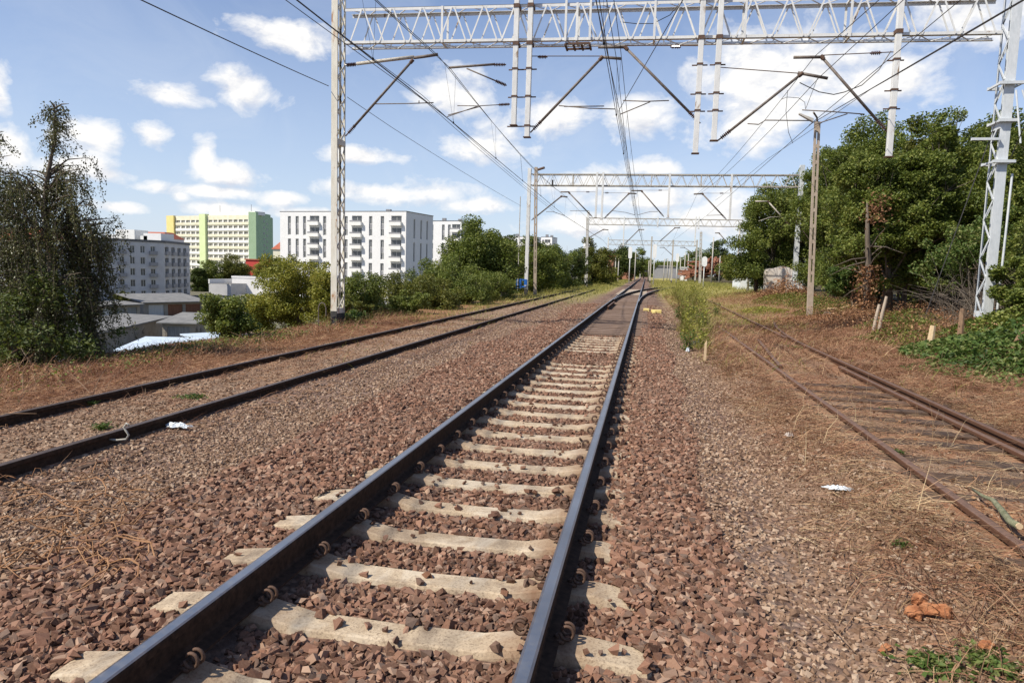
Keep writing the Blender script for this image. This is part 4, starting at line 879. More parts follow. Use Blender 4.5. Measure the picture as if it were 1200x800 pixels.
# right side: lying dry straw mat, standing dry stems
P = scatter(175000, 1.7, 6.4, 1.0, 22, lambda x, y: norail(x, y)*np.clip((x-2.25-.012*np.clip(8-y, 0, 9)*-1-.35*lump(x, y, 1.4)+.08*np.clip(5-y, 0, 5))*1.1, 0, 1)*np.clip(wavy(x, y, 1.7)*1.3, .12, 1)*np.clip(.25+1.2*wavy(x, y, 4.5), .15, 1)*np.where((x > 3.55) & (x < 4.75), .26, 1)*np.clip(1.25-y/22, .3, 1), dz=.012)
blades('dry_straw', P, rng.uniform(.06, .30, len(P)), rng.uniform(.0025, .006, len(P)), M['straw'], rng.uniform(.72, 1.0, len(P)), 'pale dry straw lying over the ground beside the right track', 'dry grass')
P = scatter(165000, 1.9, 9.5, 1.0, 26, lambda x, y: norail(x, y)*np.clip((x-2.35-.4*lump(x, y, 1.4)+.08*np.clip(5-y, 0, 5))*1.2, 0, 1)*np.clip(1.15-wavy(x, y, 1.7), .2, 1)*np.clip(.9-1.0*wavy(x+3, y, 4.0)+.4, .2, 1)*np.where((x > 3.55) & (x < 4.75), .26, 1), dz=.01)
blades('dry_stems', P, rng.uniform(.08, .42, len(P)), rng.uniform(.003, .007, len(P)), M['straw_red'], rng.uniform(.6, 1.0, len(P)), 'red brown dead stems around and beyond the right track', 'dry stems')
P = scatter(2600, 2.1, 7.5, 1.8, 22, lambda x, y: norail(x, y)*np.clip(wavy(x, y), .1, 1), dz=0)
blades('standing_stalks', P, rng.uniform(.15, .55, len(P)), rng.uniform(.004, .008, len(P)), M['straw'], rng.uniform(.02, .45, len(P)), 'thin standing dry stalks by the right track', 'dry stalks')
def litter(name, P, size, mat, label, cat): V, Fq = leaves_geo(P, size, rng, 1.5, .7); return tag(fast(name, V, Fq, mat), label, cat, kind='stuff')
P = scatter(42000, 2.4, 10.5, 2.5, 30, lambda x, y: norail(x, y)*np.clip((x-2.6)*.35, .08, 1)*np.clip(wavy(x, y, .9), .2, 1), dz=.02)
litter('leaf_litter', P, .042, M['leaf_brown'], 'brown and pale fallen leaves right of the right track', 'fallen leaves')
# left side
P = scatter(90000, -9.4, -3.3, 2.5, 24, lambda x, y: norail(x, y)*np.where(x > -5.3, .5*np.clip(wavy(x, y, 2)*1.3-.1, .08, 1), np.clip((-x-5.35)*2, 0, 1)), dz=.012)
blades('left_litter', P, rng.uniform(.08, .34, len(P)), rng.uniform(.003, .007, len(P)), M['straw_red'], rng.uniform(.62, 1.0, len(P)), 'red brown dead stems and leaves along the left track', 'dry stems')
P = scatter(9000, -9.4, -6.2, 4, 26, lambda x, y: np.clip((-x-6.1)*.9, 0, 1), dz=0)
blades('left_stalks', P, rng.uniform(.12, .50, len(P))*(.4+.9*np.clip(wavy(P[:, 0], P[:, 1], 2), 0, 1))*np.where((P[:, 1] > 9) & (P[:, 1] < 19) & (P[:, 0] < -7.5), .5, 1), rng.uniform(.004, .008, len(P)), M['straw_red'], rng.uniform(.05, .5, len(P)), 'standing dead stalks along the edge of the left embankment', 'dry stalks')
P = scatter(9000, -9.4, -5.4, 4, 26, lambda x, y: np.clip((-x-5.5)*.6, 0, 1), dz=.03)
litter('left_leaf_litter', P, .045, M['leaf_brown'], 'withered leaves on the edge of the left embankment', 'fallen leaves')
for (x0, x1, y0, y1, n, lb) in ((-8.7, -7.3, 10.5, 17, 3600, 'green bramble with red brown leaves beside the small tree'),):
    x = rng.uniform(x0, x1, n); y = rng.uniform(y0, y1, n); k = rng.random(n) < np.clip(wavy(x, y, 1.5), 0, 1); x, y = x[k], y[k]
    litter('left_bramble', np.stack([x, y, gz(x, y)+rng.uniform(0, .15, len(x))], 1), .06, M['leaf_mid'], lb, 'bramble')
P = scatter(2600, -9.3, -6.7, 5.5, 19, lambda x, y: np.clip((-x-6.6)*1.2, 0, 1)*np.clip(wavy(x, y, 1.7)*1.2, 0, 1)); LP = np.concatenate([P+np.stack([rng.normal(0, .10, len(P)), rng.normal(0, .10, len(P)), rng.uniform(.02, .20, len(P))*np.where((P[:, 1] > 9.5) & (P[:, 0] < -7.6), .35, 1)], 1) for _ in range(7)])
litter('dead_bramble', LP, .045, M['leaf_brown'], 'withered brown bramble leaves along the edge of the left embankment', 'bramble')
P = scatter(700, -9.3, -6.4, 6, 24, lambda x, y: np.clip(1-wavy(x, y, 1.7)*1.1, 0, 1)); LP = np.concatenate([P+np.stack([rng.normal(0, .10, len(P)), rng.normal(0, .10, len(P)), rng.uniform(.02, .26, len(P))], 1) for _ in range(8)])
litter('green_herbs', LP, .05, M['leaf_mid'], 'green herbs between the brown bramble on the left embankment edge', 'herbs')
# brambles right (leafy ground cover in front of the mast)
def patch(cx, cy, rx, ry, h, n, leaf, mat, name, lb, cat):
    a = rng.uniform(0, 2*PI, n); q = rng.uniform(0, 1, n)**.55; x = cx+rx*q*np.cos(a)*(1+.2*np.sin(3*a)); y = cy+ry*q*np.sin(a)
    hh = h*np.clip(1-q*.9, .12, 1)*(.6+.8*np.clip(wavy(x, y, 1.8), 0, 1)); z = gz(x, y)+hh*rng.uniform(.25, 1, n); return litter(name, np.stack([x, y, z], 1), leaf, mat, lb, cat)
patch(8.7, 14.8, 2.0, 3.6, .85, 15000, .10, M['leaf_fresh'], 'bramble_cover', 'dense fresh green bramble in front of the nearest right mast', 'bramble')
patch(7.1, 13.4, 1.1, 1.8, .22, 1800, .075, M['leaf_fresh'], 'bramble_runners', 'thin green bramble runners on the brown ground left of the dense bramble', 'bramble')
patch(10.2, 18.5, 1.6, 2.2, 1.1, 9000, .10, M['leaf_mid'], 'bramble_bank', 'green bramble bank around the foot of the nearest right mast', 'bramble')
patch(9.1, 41, 1.6, 7., .5, 4500, .10, M['leaf_olive'], 'low_herbs', 'low olive herbs around the second right mast', 'herbs')
patch(9.9, 47, 1.8, 3., 1.4, 5000, .11, M['leaf_brown'], 'withered_brush', 'withered brown brush in front of the graffiti wall', 'brushwood')
patch(7.9, 26., 2.4, 4., .35, 7000, .06, M['leaf_brown'], 'cut_brush', 'heap of withered cut brush below the ivy trunk', 'brushwood')
for i_, (cx_, cy_, m_) in enumerate(((8.6, 22.5, 'leaf_mid'), (9.9, 25.5, 'leaf_olive'), (8.2, 31, 'leaf_olive'), (9.4, 35.5, 'leaf_mid'), (10.2, 39.5, 'leaf_mid'), (7.6, 19., 'leaf_olive'), (6.6, 34, 'leaf_yellow'), (8.9, 45, 'leaf_yellow'))):
    patch(cx_, cy_, 1.1, 1.8, .38, 1500, .075, M[m_], 'verge_herbs', ('green', 'olive', 'olive', 'green', 'green', 'olive', 'yellowish', 'yellowish')[i_]+' low herbs on the verge before the right hand wood', 'herbs')
P = scatter(1500, 7., 11.5, 17, 50, lambda x, y: np.clip(wavy(x, y, 1.6), 0, 1)); LP = np.concatenate([P+np.stack([rng.normal(0, .12, len(P)), rng.normal(0, .12, len(P)), rng.uniform(.05, .5, len(P))], 1) for _ in range(10)])
litter('verge_brush', LP, .06, M['leaf_brown'], 'withered brown brush scattered along the edge of the right hand wood', 'brushwood')
# weeds strip between middle and right track
WC = [(float(2.15+.030*(y-14)+rng.uniform(0, .45+.035*(y-14))), float(y), float(rng.uniform(.06, .19)), float(rng.uniform(.4, 1.45)*min(1., .40+(y-15)/16))) for y in np.concatenate([rng.uniform(15.6, 24, 9), rng.uniform(21, 44, 30), rng.uniform(40, 62, 20)])]
def clumped(per, spread=1., zf=0.):
    out = []; hs = []
    for (cx, cy, r_, h_) in WC:
        m = int(per*(r_/.2)); q = np.stack([cx+rng.normal(0, r_*spread, m), cy+rng.normal(0, r_*2.2*spread, m)], 1); out.append(q); hs.append(np.full(m, h_)*np.exp(-((q[:, 0]-cx)/(r_*1.6))**2))
    q = np.concatenate(out); return np.stack([q[:, 0], q[:, 1], gz(q[:, 0], q[:, 1])], 1), np.concatenate(hs)
P, H = clumped(120)
blades('tall_weeds', P, H*rng.uniform(.35, 1.0, len(P))+.04, rng.uniform(.007, .015, len(P)), M['weed'], rng.uniform(.0, .35, len(P)), 'tall yellow green weeds growing between the middle and right tracks', 'weeds')
P, H = clumped(9, .7); ns = 14
LP = np.concatenate([P+np.stack([rng.normal(0, .035, len(P)), rng.normal(0, .035, len(P)), rng.uniform(.05, 1.1, len(P))*H], 1) for i in range(ns)])
litter('leafy_weeds', LP, .075, M['leaf_yellow'], 'leafy green stems among the tall weeds', 'weeds')
P, H = clumped(110, 1.6)
blades('dry_weeds', P, H*rng.uniform(.3, .9, len(P))+.06, .007, M['straw'], rng.uniform(.0, .6, len(P)), 'brown dry stems among the tall weeds', 'dry stems')
P = scatter(9000, 1.9, 5.4, 14, 60, lambda x, y: np.clip(1.2-np.abs(x-3.-.03*(y-15))/(.9+.02*(y-15)), 0, 1)*np.clip(wavy(x, y, 3), 0, 1))
blades('low_weeds', P, rng.uniform(.06, .22, len(P)), rng.uniform(.006, .012, len(P)), M['grass'], rng.uniform(.1, .7, len(P)), 'short yellowish grass under the tall weeds', 'grass')
# far grass left and right of the line
def farL(x, y): return np.clip((np.abs(x+.2)-2.0-.6*lump(x, y, .5))*1.4, 0, 1)*np.clip((y-32)/40, 0, 1)*np.where((x < -3.2) & (x > -5.8) & (y < 66), .5, 1)*np.where(x > 0, np.clip((y-46)/20, 0, 1), 1)
P = scatter(70000, -8.5, 13, 32, 190, farL); 
blades('far_grass', P, rng.uniform(.12, .50, len(P)), rng.uniform(.015, .04, len(P)), M['grass'], rng.uniform(.0, .55, len(P)), 'yellow green grass along the far track and beyond the points', 'grass')
P = scatter(12000, -8.6, -5.5, 20, 90, lambda x, y: np.clip(wavy(x, y, 1.1), .1, 1)*.8)
blades('embankment_grass', P, rng.uniform(.10, .35, len(P)), rng.uniform(.008, .016, len(P)), M['grass'], rng.uniform(.0, .5, len(P)), 'pale grass along the outer side of the left track', 'grass')
P = scatter(16000, -6.0, -2.2, 9, 70, lambda x, y: norail(x, y)*np.clip(wavy(x, y, 1.4)-.15, 0, 1)*np.clip((y-9)/18, .05, 1)*np.where(x > -3.6, .6*np.clip((y-24)/20, 0.05, 1), 1))
blades('track_grass', P, rng.uniform(.05, .22, len(P)), rng.uniform(.006, .012, len(P)), M['grass'], rng.uniform(.1, .7, len(P)), 'thin dry grass growing inside and beside the left track', 'grass')
P = scatter(60000, 2.6, 11, 11, 62, lambda x, y: norail(x, y)*np.clip(wavy(x, y, 1.2)*1.5-.35, 0, 1)*np.clip((y-10)/14, 0, 1)*np.where(x > 6.5, np.clip((y-22)/16, 0, 1), 1))
blades('yard_grass', P, rng.uniform(.06, .30, len(P)), rng.uniform(.006, .014, len(P)), M['grass'], rng.uniform(.1, .8, len(P)), 'dry yellowish grass clumps over and around the right track', 'grass')
P = scatter(60000, 2.6, 12, 13, 60, lambda x, y: norail(x, y)*np.clip(1.2-wavy(x, y, 1.2)*1.3, 0, 1)*np.clip((y-10)/10, 0, 1))
blades('yard_stems', P, rng.uniform(.06, .40, len(P)), rng.uniform(.006, .014, len(P)), M['straw_red'], rng.uniform(.2, .98, len(P)), 'red brown dead stems over the ground before the right hand wood', 'dry stems')
# green tufts (each a plant)
def tuft(x, y, n, h, s, lb, mat='leaf_fresh', group='small green plants beside the tracks'):
    s *= .5; n = int(n*2.2); z = gzs(x, y); P = np.stack([x+rng.normal(0, s, n), y+rng.normal(0, s, n), z+rng.uniform(.01, h, n)], 1); V, Fq = leaves_geo(P, min(.045, s*.6), rng, 1.5, .9); m_ = len(P); c0 = np.array([x, y, z])+rng.normal(0, .006, (m_, 3)); w_ = np.array([.0015, .0015, 0]); V = np.concatenate([V, np.stack([c0-w_, c0+w_, P+w_, P-w_], 1).reshape(-1, 3)]); Fq = np.arange(8*m_).reshape(-1, 4)
    tag(fast('green_tuft', V, Fq, M[mat]), lb, 'plant', group)
for (px, py, n, h, s, lb) in ((119, 503, 90, .06, .09, 'small yellow green plant beside the inner left rail, the larger one'), (108, 475, 40, .06, .06, 'little green sprig inside the left track near the outer rail'), (226, 466, 70, .03, .16, 'flat patch of green moss inside the left track'), (938, 408, 140, .05, .22, 'green grass patch inside the right track near its fork'), (1052, 533, 60, .05, .07, 'small green sprig at the left rail of the right track'), (1056, 640, 50, .04, .06, 'small green sprig in the straw left of the right rail'), (1100, 785, 160, .03, .13, 'green grass patch at the bottom right corner'), (1165, 780, 140, .03, .13, 'green patch in the very corner below the straw'), (1040, 482, 60, .05, .08, 'green sprig against the check rail')):
    q = atz(px, py, gzs(*atz(px, py, -.2)[:2])); tuft(q[0], q[1], n, h, s, lb)
def weed_plant(px, py, h, lb, n=160):
    q = atz(px, py, -.2); x, y = q[0], q[1]; z = gzs(x, y); t = thing('leafy_weed', lb, 'plant', (x, y, z), 'leafy weeds at the front of the weed strip'); b = MB(); Ps = []
    for k in range(6):
        e = np.array([x+rng.normal(0, .12), y+rng.normal(0, .12), z+h*rng.uniform(.6, 1)]); b.tube([(x, y, z), ((x+e[0])/2+.02, (y+e[1])/2, z+h*.5), e], [.006, .005, .003], 4)
        u = rng.uniform(.15, 1, n//6)[:, None]; Ps.append(np.array([x, y, z])*(1-u)+e*u+rng.normal(size=(n//6, 3))*.055)
    V, Fq = leaves_geo(np.concatenate(Ps), .075, rng); fast('leaves', V, Fq, M['leaf_fresh'], t); b.build('stem', M['leaf_olive'], t)
weed_plant(805, 408, .5, 'leafy green weed left of the pale stump, frontmost of the weed strip'); weed_plant(822, 388, .6, 'taller leafy weed right behind the frontmost one'); weed_plant(795, 372, .75, 'leafy weed in the left part of the strip'); weed_plant(838, 372, .6, 'leafy weed on the right edge of the strip')

# ------------------------------------------------------------------ sticks, vines, litter objects
b = MB()
for k in range(60):     # tangled dead vines in the left foreground
    p = atz(rng.uniform(-20, 150), rng.uniform(555, 665), -.2); p[2] = gzs(p[0], p[1])+.02; a = rng.normal(.4, .9); L = rng.uniform(.15, .7); pts = []
    cv = rng.normal(0, 1.3)
    for s in range(8): u = s/7; pts.append(p+np.array([math.cos(a+cv*u)*L*u, math.sin(a+cv*u)*L*u*.8, .05*math.sin(u*PI)*rng.uniform(0, 2)]))
    b.tube([q_+rng.normal(size=3)*.008 for q_ in pts], rng.uniform(.002, .0055), 5)
tag(b.build('dead_vines', M['vine'] if 'vine' in M else surf('orange_brown_vine', (.26, .12, .05), (.42, .24, .12), 9, .8, .2)), 'tangled orange brown dead vines on the stones at the left edge', 'dead vines', kind='stuff')
b = MB()
for k in range(230):
    x = rng.uniform(2.2, 6.5); y = rng.uniform(2, 12) if rng.random() < .7 else rng.uniform(12, 24); z = gzs(x, y)+.03; a = rng.uniform(0, PI); L = rng.uniform(.15, .6); e = (x+math.cos(a)*L, y+math.sin(a)*L, z+rng.uniform(-.01, .12)); b.tube([(x, y, z), ((x+e[0])/2, (y+e[1])/2+rng.normal(0, .03), (z+e[2])/2+.02), e], [.004, .0035, .002], 4)
for k in range(120):
    x = rng.uniform(-8.5, -5.6); y = rng.uniform(5, 20); z = gzs(x, y)+.04; a = rng.uniform(0, PI); L = rng.uniform(.2, .7); e = (x+math.cos(a)*L, y+math.sin(a)*L, z+rng.uniform(0, .3)); b.tube([(x, y, z), ((x+e[0])/2, (y+e[1])/2, (z+e[2])/2+.03), e], [.005, .004, .002], 4)
tag(b.build('dry_twigs', M['twig']), 'thin loose twigs scattered on the ground beside the outer tracks', 'twigs', kind='stuff')
def crumple(name, px, py, w, l, h, mat, lb, cat, n=13, zr=-.2, flat=1.):
    q = atz(px, py, gzs(*atz(px, py, zr)[:2])+.02); x, y, z = q; b = MB(); k = n
    H = rng.uniform(0, 1, (k, k))**1.6*h
    for j in range(k):
        for i in range(k):
            u, v = i/(k-1)-.5, j/(k-1)-.5; e = max(0, 1-4*(u*u+v*v)); edge = 1+.25*math.sin(5*math.atan2(v, u)+x*9)
            b.v.append((x+u*w*edge+rng.normal(0, w*.02), y+v*l*edge+rng.normal(0, l*.02), z+H[j, i]*e**.5+.008))
    for j in range(k-1):
        for i in range(k-1):
            a = j*k+i; uc, vc = (i+.5)/(k-1)-.5, (j+.5)/(k-1)-.5
            if uc*uc+vc*vc < .25: b.f.append((a, a+1, a+k+1)); b.f.append((a, a+k+1, a+k))
    o = b.build(name, mat); m = o.modifiers.new('thickness', 'SOLIDIFY'); m.thickness = .004; return tag(o, lb, cat)
crumple('plastic_bag', 209, 500, .26, .12, .05, M['white_plastic'], 'crumpled bluish white plastic bag beside the left track', 'plastic bag')
crumple('plastic_scrap', 982, 573, .20, .09, .03, M['white_plastic'], 'small torn clear plastic scrap on the straw right of the gravel', 'plastic scrap')
crumple('paper_scrap', 925, 511, .09, .10, .05, surf('grey_paper', (.5, .42, .36), (.62, .56, .5), 20, .8, .4), 'small pale crumpled paper at the gravel edge', 'paper')
# rotten orange wood chunks in the right foreground
mrot = surf('rotten_orange_wood', (.30, .11, .045), (.48, .22, .10), 18, .9, .9, .012, c3=(.16, .06, .03), c3t=.58)
def chunk(px, py, sx, sy, sz, rz, lb, mat, name='wood_chunk', cat='wood chunk', group=None, dz=.02):
    q = atz(px, py, gzs(*atz(px, py, -.2)[:2])); bm = bmesh.new(); bmesh.ops.create_icosphere(bm, subdivisions=3, radius=1)
    for v in bm.verts:
        n = v.co.normalized(); k = 1+.22*math.sin(n.x*5+px)+.16*math.sin(n.y*7+n.z*4+py)+rng.normal(0, .05); v.co = Vector((n.x*sx*k, n.y*sy*k, max(-.4, n.z)*sz*k))
    me = bpy.data.meshes.new(name); bm.to_mesh(me); bm.free(); me.materials.append(mat); o = link(bpy.data.objects.new(name, me)); o.location = (q[0], q[1], q[2]+sz*.4+dz); o.rotation_euler = (rng.normal(0, .15), rng.normal(0, .15), rz); return tag(o, lb, cat, group)
chunk(1099, 724, .075, .038, .040, -.15, 'right piece of the rotten orange wood in the straw', mrot, group='rotten orange wood pieces')
chunk(1070, 727, .055, .045, .040, .6, 'left piece of the rotten orange wood in the straw', mrot, group='rotten orange wood pieces')
chunk(1078, 712, .055, .034, .045, .9, 'upper piece of the rotten orange wood in the straw', mrot, group='rotten orange wood pieces')
chunk(1037, 764, .05, .022, .012, .9, 'flat red brown bark piece left of the orange wood', mrot, group='rotten orange wood pieces')
chunk(1155, 762, .03, .03, .02, .9, 'small dark red wood piece near the bottom right corner', mrot, group='rotten orange wood pieces')
# mossy branch across the right track
b = MB(); pts = [atz(px, py, z) for px, py, z in ((1140, 573, -.06), (1152, 581, -.04), (1164, 586, -.03), (1174, 598, -.03), (1184, 611, -.03), (1194, 616, -.02))]
t = thing('broken_branch', 'mossy grey green broken branch lying inside the right track', 'branch', pts[3]); b.tube(pts, [.008, .013, .017, .022, .024, .024], 8); b.build('bark', surf('mossy_bark', (.12, .13, .07), (.26, .25, .16), 20, .95, .8, .01), t, smooth=True)
d = (pts[-1]-pts[-2]); d /= np.linalg.norm(d); b = MB(); b.tube([pts[-1]-d*.005, pts[-1]+d*.012], .021, 8); b.build('broken_end', M['cutwood'], t)
# stump, bottle and dark stone in front of the weeds
q = atz(826, 419, -.2); t = thing('wooden_stake', 'short pale wooden stake at the front of the weed strip', 'stake', q); b = MB(); b.hexa([q+(-.028, -.03, -.1), q+(.028, -.03, -.1), q+(.028, .03, -.1), q+(-.028, .03, -.1), q+(-.02, -.02, .28), q+(.022, -.02, .36), q+(.022, .02, .37), q+(-.02, .02, .29)]); b.build('stake', M['cutwood'], t)
chunk(817, 407, .16, .12, .12, .3, 'dark round stone left of the short wooden stake', M['black_base'], 'dark_stone', 'stone')
crumple('plastic_cup', 806, 412, .09, .09, .12, M['white_plastic'], 'small white plastic litter among the weeds left of the dark stone', 'litter')
# fallen cable loop near the left track
b = MB(); q = atz(141, 519, -.18); b.tube([q+(-.16, 0, .03), q+(-.05, .02, .02), q+(.03, .04, .03), q+(.05, .05, .07), q+(.02, .05, .11), q+(.0, .05, .14), q+(.03, .05, .18), q+(.06, .05, .16)], .010, 7)
tag(b.build('bent_cable', surf('grey_cable', (.32, .30, .26), (.46, .44, .38), 20, .7, .1), smooth=True), 'bent pale cable end curling up beside the inner left rail', 'cable')
# yellow painted markers beside the points
my = surf('faded_yellow_paint', (.62, .47, .14), (.74, .62, .26), 9, .7, .2, c3=(.4, .33, .22), c3t=.62)
for (px0, px1, py, lb) in ((754, 761, 361.5, 'small yellow block left of the longer yellow beam by the points'), (763, 775, 363, 'longer yellow T-shaped beam lying by the points')):
    a, c = atz(px0, py, -.1), atz(px1, py, -.1); b = MB(); b.box(a[0], c[0], a[1]-.25, a[1]+.25, -.3, -.09)
    if px1 > 770: b.box(a[0]+.05, a[0]+.2, a[1]-1.1, a[1]-.25, -.3, -.12)
    tag(b.build('yellow_marker', my, bevel=.02), lb, 'marker', 'yellow blocks by the points')
# stump posts, fallen log at right
def stub(px, py, D, h, r, lean, lb, name='wooden_stub', mat='concrete_pole', group='broken posts at the wood edge'):
    q = at(px, py, D); z = gzs(q[0], D); t = thing(name, lb, 'post', (q[0], D, z), group); b = MB(); b.tube([(q[0], D, z-.2), (q[0]+lean*.5, D, z+h*.5), (q[0]+lean, D, z+h)], [r, r*.95, r*.8], 8); b.build('shaft', M[mat], t); return t
stub(1025, 360, 22, .78, .05, .12, 'left of two short brown posts in front of the dark gap'); stub(1031, 360, 22, 1.0, .05, .16, 'right taller one of two short brown posts in front of the dark gap')
stub(1091, 384, 17, .55, .075, .04, 'pale splintered post at the lower end of the guy wire', mat='cutwood'); stub(1184, 385, 14.5, .62, .06, .22, 'brown leaning post in the bramble right of the nearest mast', mat='twig'); stub(1128, 362, 18, .8, .07, 0, 'short brown stump left of the nearest right mast', mat='twig')
t = thing('cut_log', 'cut log with a pale sawn end lying on the brown brush', 'log', atz(968, 366, .1)); a = atz(968, 368, .15); b = MB(); e = a+np.array([.35, -.75, -.12]); b.tube([a, e], [.13, .10], 10); 
b.build('log', M['bark'], t); b = MB(); d = (a-e)/np.linalg.norm(a-e); b.tube([e-d*.001, e-d*.03], [.095, .09], 10); b.tube([a, a+d*.03], [.12, .115], 10); b.build('sawn_end', M['cutwood'], t)
b = MB(); b.tube([atz(970, 362, .35), atz(985, 362, .3), atz(1000, 357, .4), atz(1012, 352, .5)], [.04, .05, .045, .03], 7); tag(b.build('pale_branch', M['cutwood'], smooth=True), 'long pale peeled branch lying above the cut log', 'branch')
#PART4
# ------------------------------------------------------------------ buildings
M['white_wall'] = surf('white_render', (.74, .735, .72), (.80, .79, .775), .6, .9, .1, .01)
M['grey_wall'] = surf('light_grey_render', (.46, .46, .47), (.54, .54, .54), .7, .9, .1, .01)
M['panel'] = surf('grey_panel', (.24, .24, .25), (.32, .32, .33), 2, .7, .05)
M['roof_edge'] = surf('dark_roof_edge', (.10, .10, .105), (.15, .15, .15), 3, .8, .1)
M['felt'] = surf('grey_roofing_felt', (.15, .15, .15), (.24, .235, .225), .9, .95, .3, .01, c3=(.10, .095, .09), c3t=.6)
M['cream_wall'] = surf('cream_panel', (.70, .66, .48), (.78, .75, .60), .5, .9, .1)
M['white_panel'] = surf('white_balcony_panel', (.76, .75, .70), (.82, .81, .78), .5, .9, .1)
M['yellow_wall'] = surf('yellow_wall', (.74, .60, .22), (.80, .67, .30), .5, .9, .1)
M['lime_wall'] = surf('lime_wall', (.60, .70, .36), (.67, .76, .44), .5, .9, .1)
M['green_wall'] = surf('green_wall', (.36, .50, .31), (.42, .56, .36), .5, .9, .1)
M['red_tile'] = surf('red_roof_tile', (.34, .09, .05), (.46, .15, .09), 2, .9, .3)
M['brick'] = surf('brick_wall', (.30, .13, .08), (.40, .20, .13), 2, .9, .3)
M['garage_wall'] = surf('stained_garage_wall', (.27, .24, .20), (.40, .36, .30), .8, .95, .3, .01, c3=(.14, .12, .10), c3t=.58)
M['door_grey'] = surf('grey_door_boards', (.22, .23, .23), (.34, .35, .35), 1.2, .7, .3, .01, stretch=(6, 6, .5))
M['door_brown'] = surf('brown_door_boards', (.20, .09, .05), (.30, .14, .08), 1.2, .8, .3, .01, stretch=(6, 6, .5))
M['door_white'] = surf('white_door_boards', (.55, .56, .55), (.68, .68, .66), 1.2, .7, .3, .01, stretch=(6, 6, .5))
M['blue_sheet'] = surf('pale_blue_sheet_roof', (.46, .55, .64), (.60, .68, .76), 1.1, .5, .3, .01, c3=(.34, .36, .38), c3t=.6)
M['pink_sheet'] = surf('pinkish_roof', (.50, .32, .27), (.60, .42, .36), 1.5, .8, .2)
def glassmat():
    m, nt, o = new_mat('window_glass'); n = N(nt); r = n.island()
    n.lk(n.bsdf(n.ramp(r, [(0., (.015, .018, .022)), (.55, (.06, .065, .07)), (.8, (.20, .20, .19)), (1., (.42, .41, .38))]), .12, spec=.6), o.inputs[0]); return m
M['glass'] = glassmat(); M['glass_light'] = surf('brightened_glass', (.26, .26, .24), (.48, .47, .42), .35, .3, 0.)  # glass_light: panes coloured paler to lift the shade in the balcony recesses
def face(wall, A, B, z0, z1, rects, dep=.18):
    A = np.array([A[0], A[1]]); B = np.array([B[0], B[1]]); L = np.linalg.norm(B-A); d = (B-A)/L; nrm = np.array([d[1], -d[0]])
    P = lambda u, v, k=0.: (A[0]+d[0]*u-nrm[0]*k, A[1]+d[1]*u-nrm[1]*k, z0+v)
    us = sorted({0., L, *[x for r in rects for x in r[:2]]}); vs = sorted({0., z1-z0, *[x for r in rects for x in r[2:4]]})
    for i in range(len(us)-1):
        for j in range(len(vs)-1):
            uc, vc = (us[i]+us[i+1])/2, (vs[j]+vs[j+1])/2
            if not any(r[0] < uc < r[1] and r[2] < vc < r[3] for r in rects): wall.quad(P(us[i], vs[j]), P(us[i+1], vs[j]), P(us[i+1], vs[j+1]), P(us[i], vs[j+1]))
    for r in rects:
        a, b_, c, e = r[:4]
        for q in (((a, c), (b_, c)), ((b_, c), (b_, e)), ((b_, e), (a, e)), ((a, e), (a, c))):
            (u0, v0), (u1, v1) = q; wall.quad(P(u0, v0), P(u0, v0, dep), P(u1, v1, dep), P(u1, v1))
    return P, L
def window(P, r, parent, dep=.18, frame=.07, mull=True, name='window', gl='glass'):
    a, b_, c, e = r[:4]; w = MB(); g = MB()
    def bx(mb, u0, u1, v0, v1, k0, k1): mb.hexa([P(u0, v0, k0), P(u1, v0, k0), P(u1, v0, k1), P(u0, v0, k1), P(u0, v1, k0), P(u1, v1, k0), P(u1, v1, k1), P(u0, v1, k1)])
    bx(w, a, a+frame, c, e, dep-.06, dep+.01); bx(w, b_-frame, b_, c, e, dep-.06, dep+.01); bx(w, a+frame, b_-frame, c, c+frame, dep-.06, dep+.01); bx(w, a+frame, b_-frame, e-frame, e, dep-.06, dep+.01)
    if mull: m = (a+b_)/2; bx(w, m-.03, m+.03, c+frame, e-frame, dep-.05, dep+.01)
    o = w.build(name, M['white_panel'], parent); bx(g, a+.01, b_-.01, c+.01, e-.01, dep-.02, dep+.02); g.build('pane', M[gl], o); return o
def boxpart(P, name, mat, parent, u0, u1, v0, v1, k0, k1):
    m = MB(); m.hexa([P(u0, v0, k0), P(u1, v0, k0), P(u1, v0, k1), P(u0, v0, k1), P(u0, v1, k0), P(u1, v1, k0), P(u1, v1, k1), P(u0, v1, k1)]); return m.build(name, mat, parent)
def shell(wall, pts, z0, z1, skip):
    for i in range(len(pts)):
        if i in skip: continue
        a, b_ = pts[i], pts[(i+1) % len(pts)]; wall.quad((a[0], a[1], z0), (b_[0], b_[1], z0), (b_[0], b_[1], z1), (a[0], a[1], z1))
    wall.quad(*[(p[0], p[1], z1) for p in pts])
def roofcap(t, pts, z, mat, over=.15, th=.25):
    c = np.mean(pts, axis=0); q = [c+(np.array(p)-c)*(1+over/np.linalg.norm(np.array(p)-c)) for p in pts]; m = MB(); m.hexa([(*p, z) for p in q]+[(*p, z+th) for p in q]); return m.build('roof', mat, t)
def poly4(L_, C_, R_): L_, C_, R_ = map(lambda p: np.array(p[:2], float), (L_, C_, R_)); return [L_, C_, R_, L_+R_-C_]
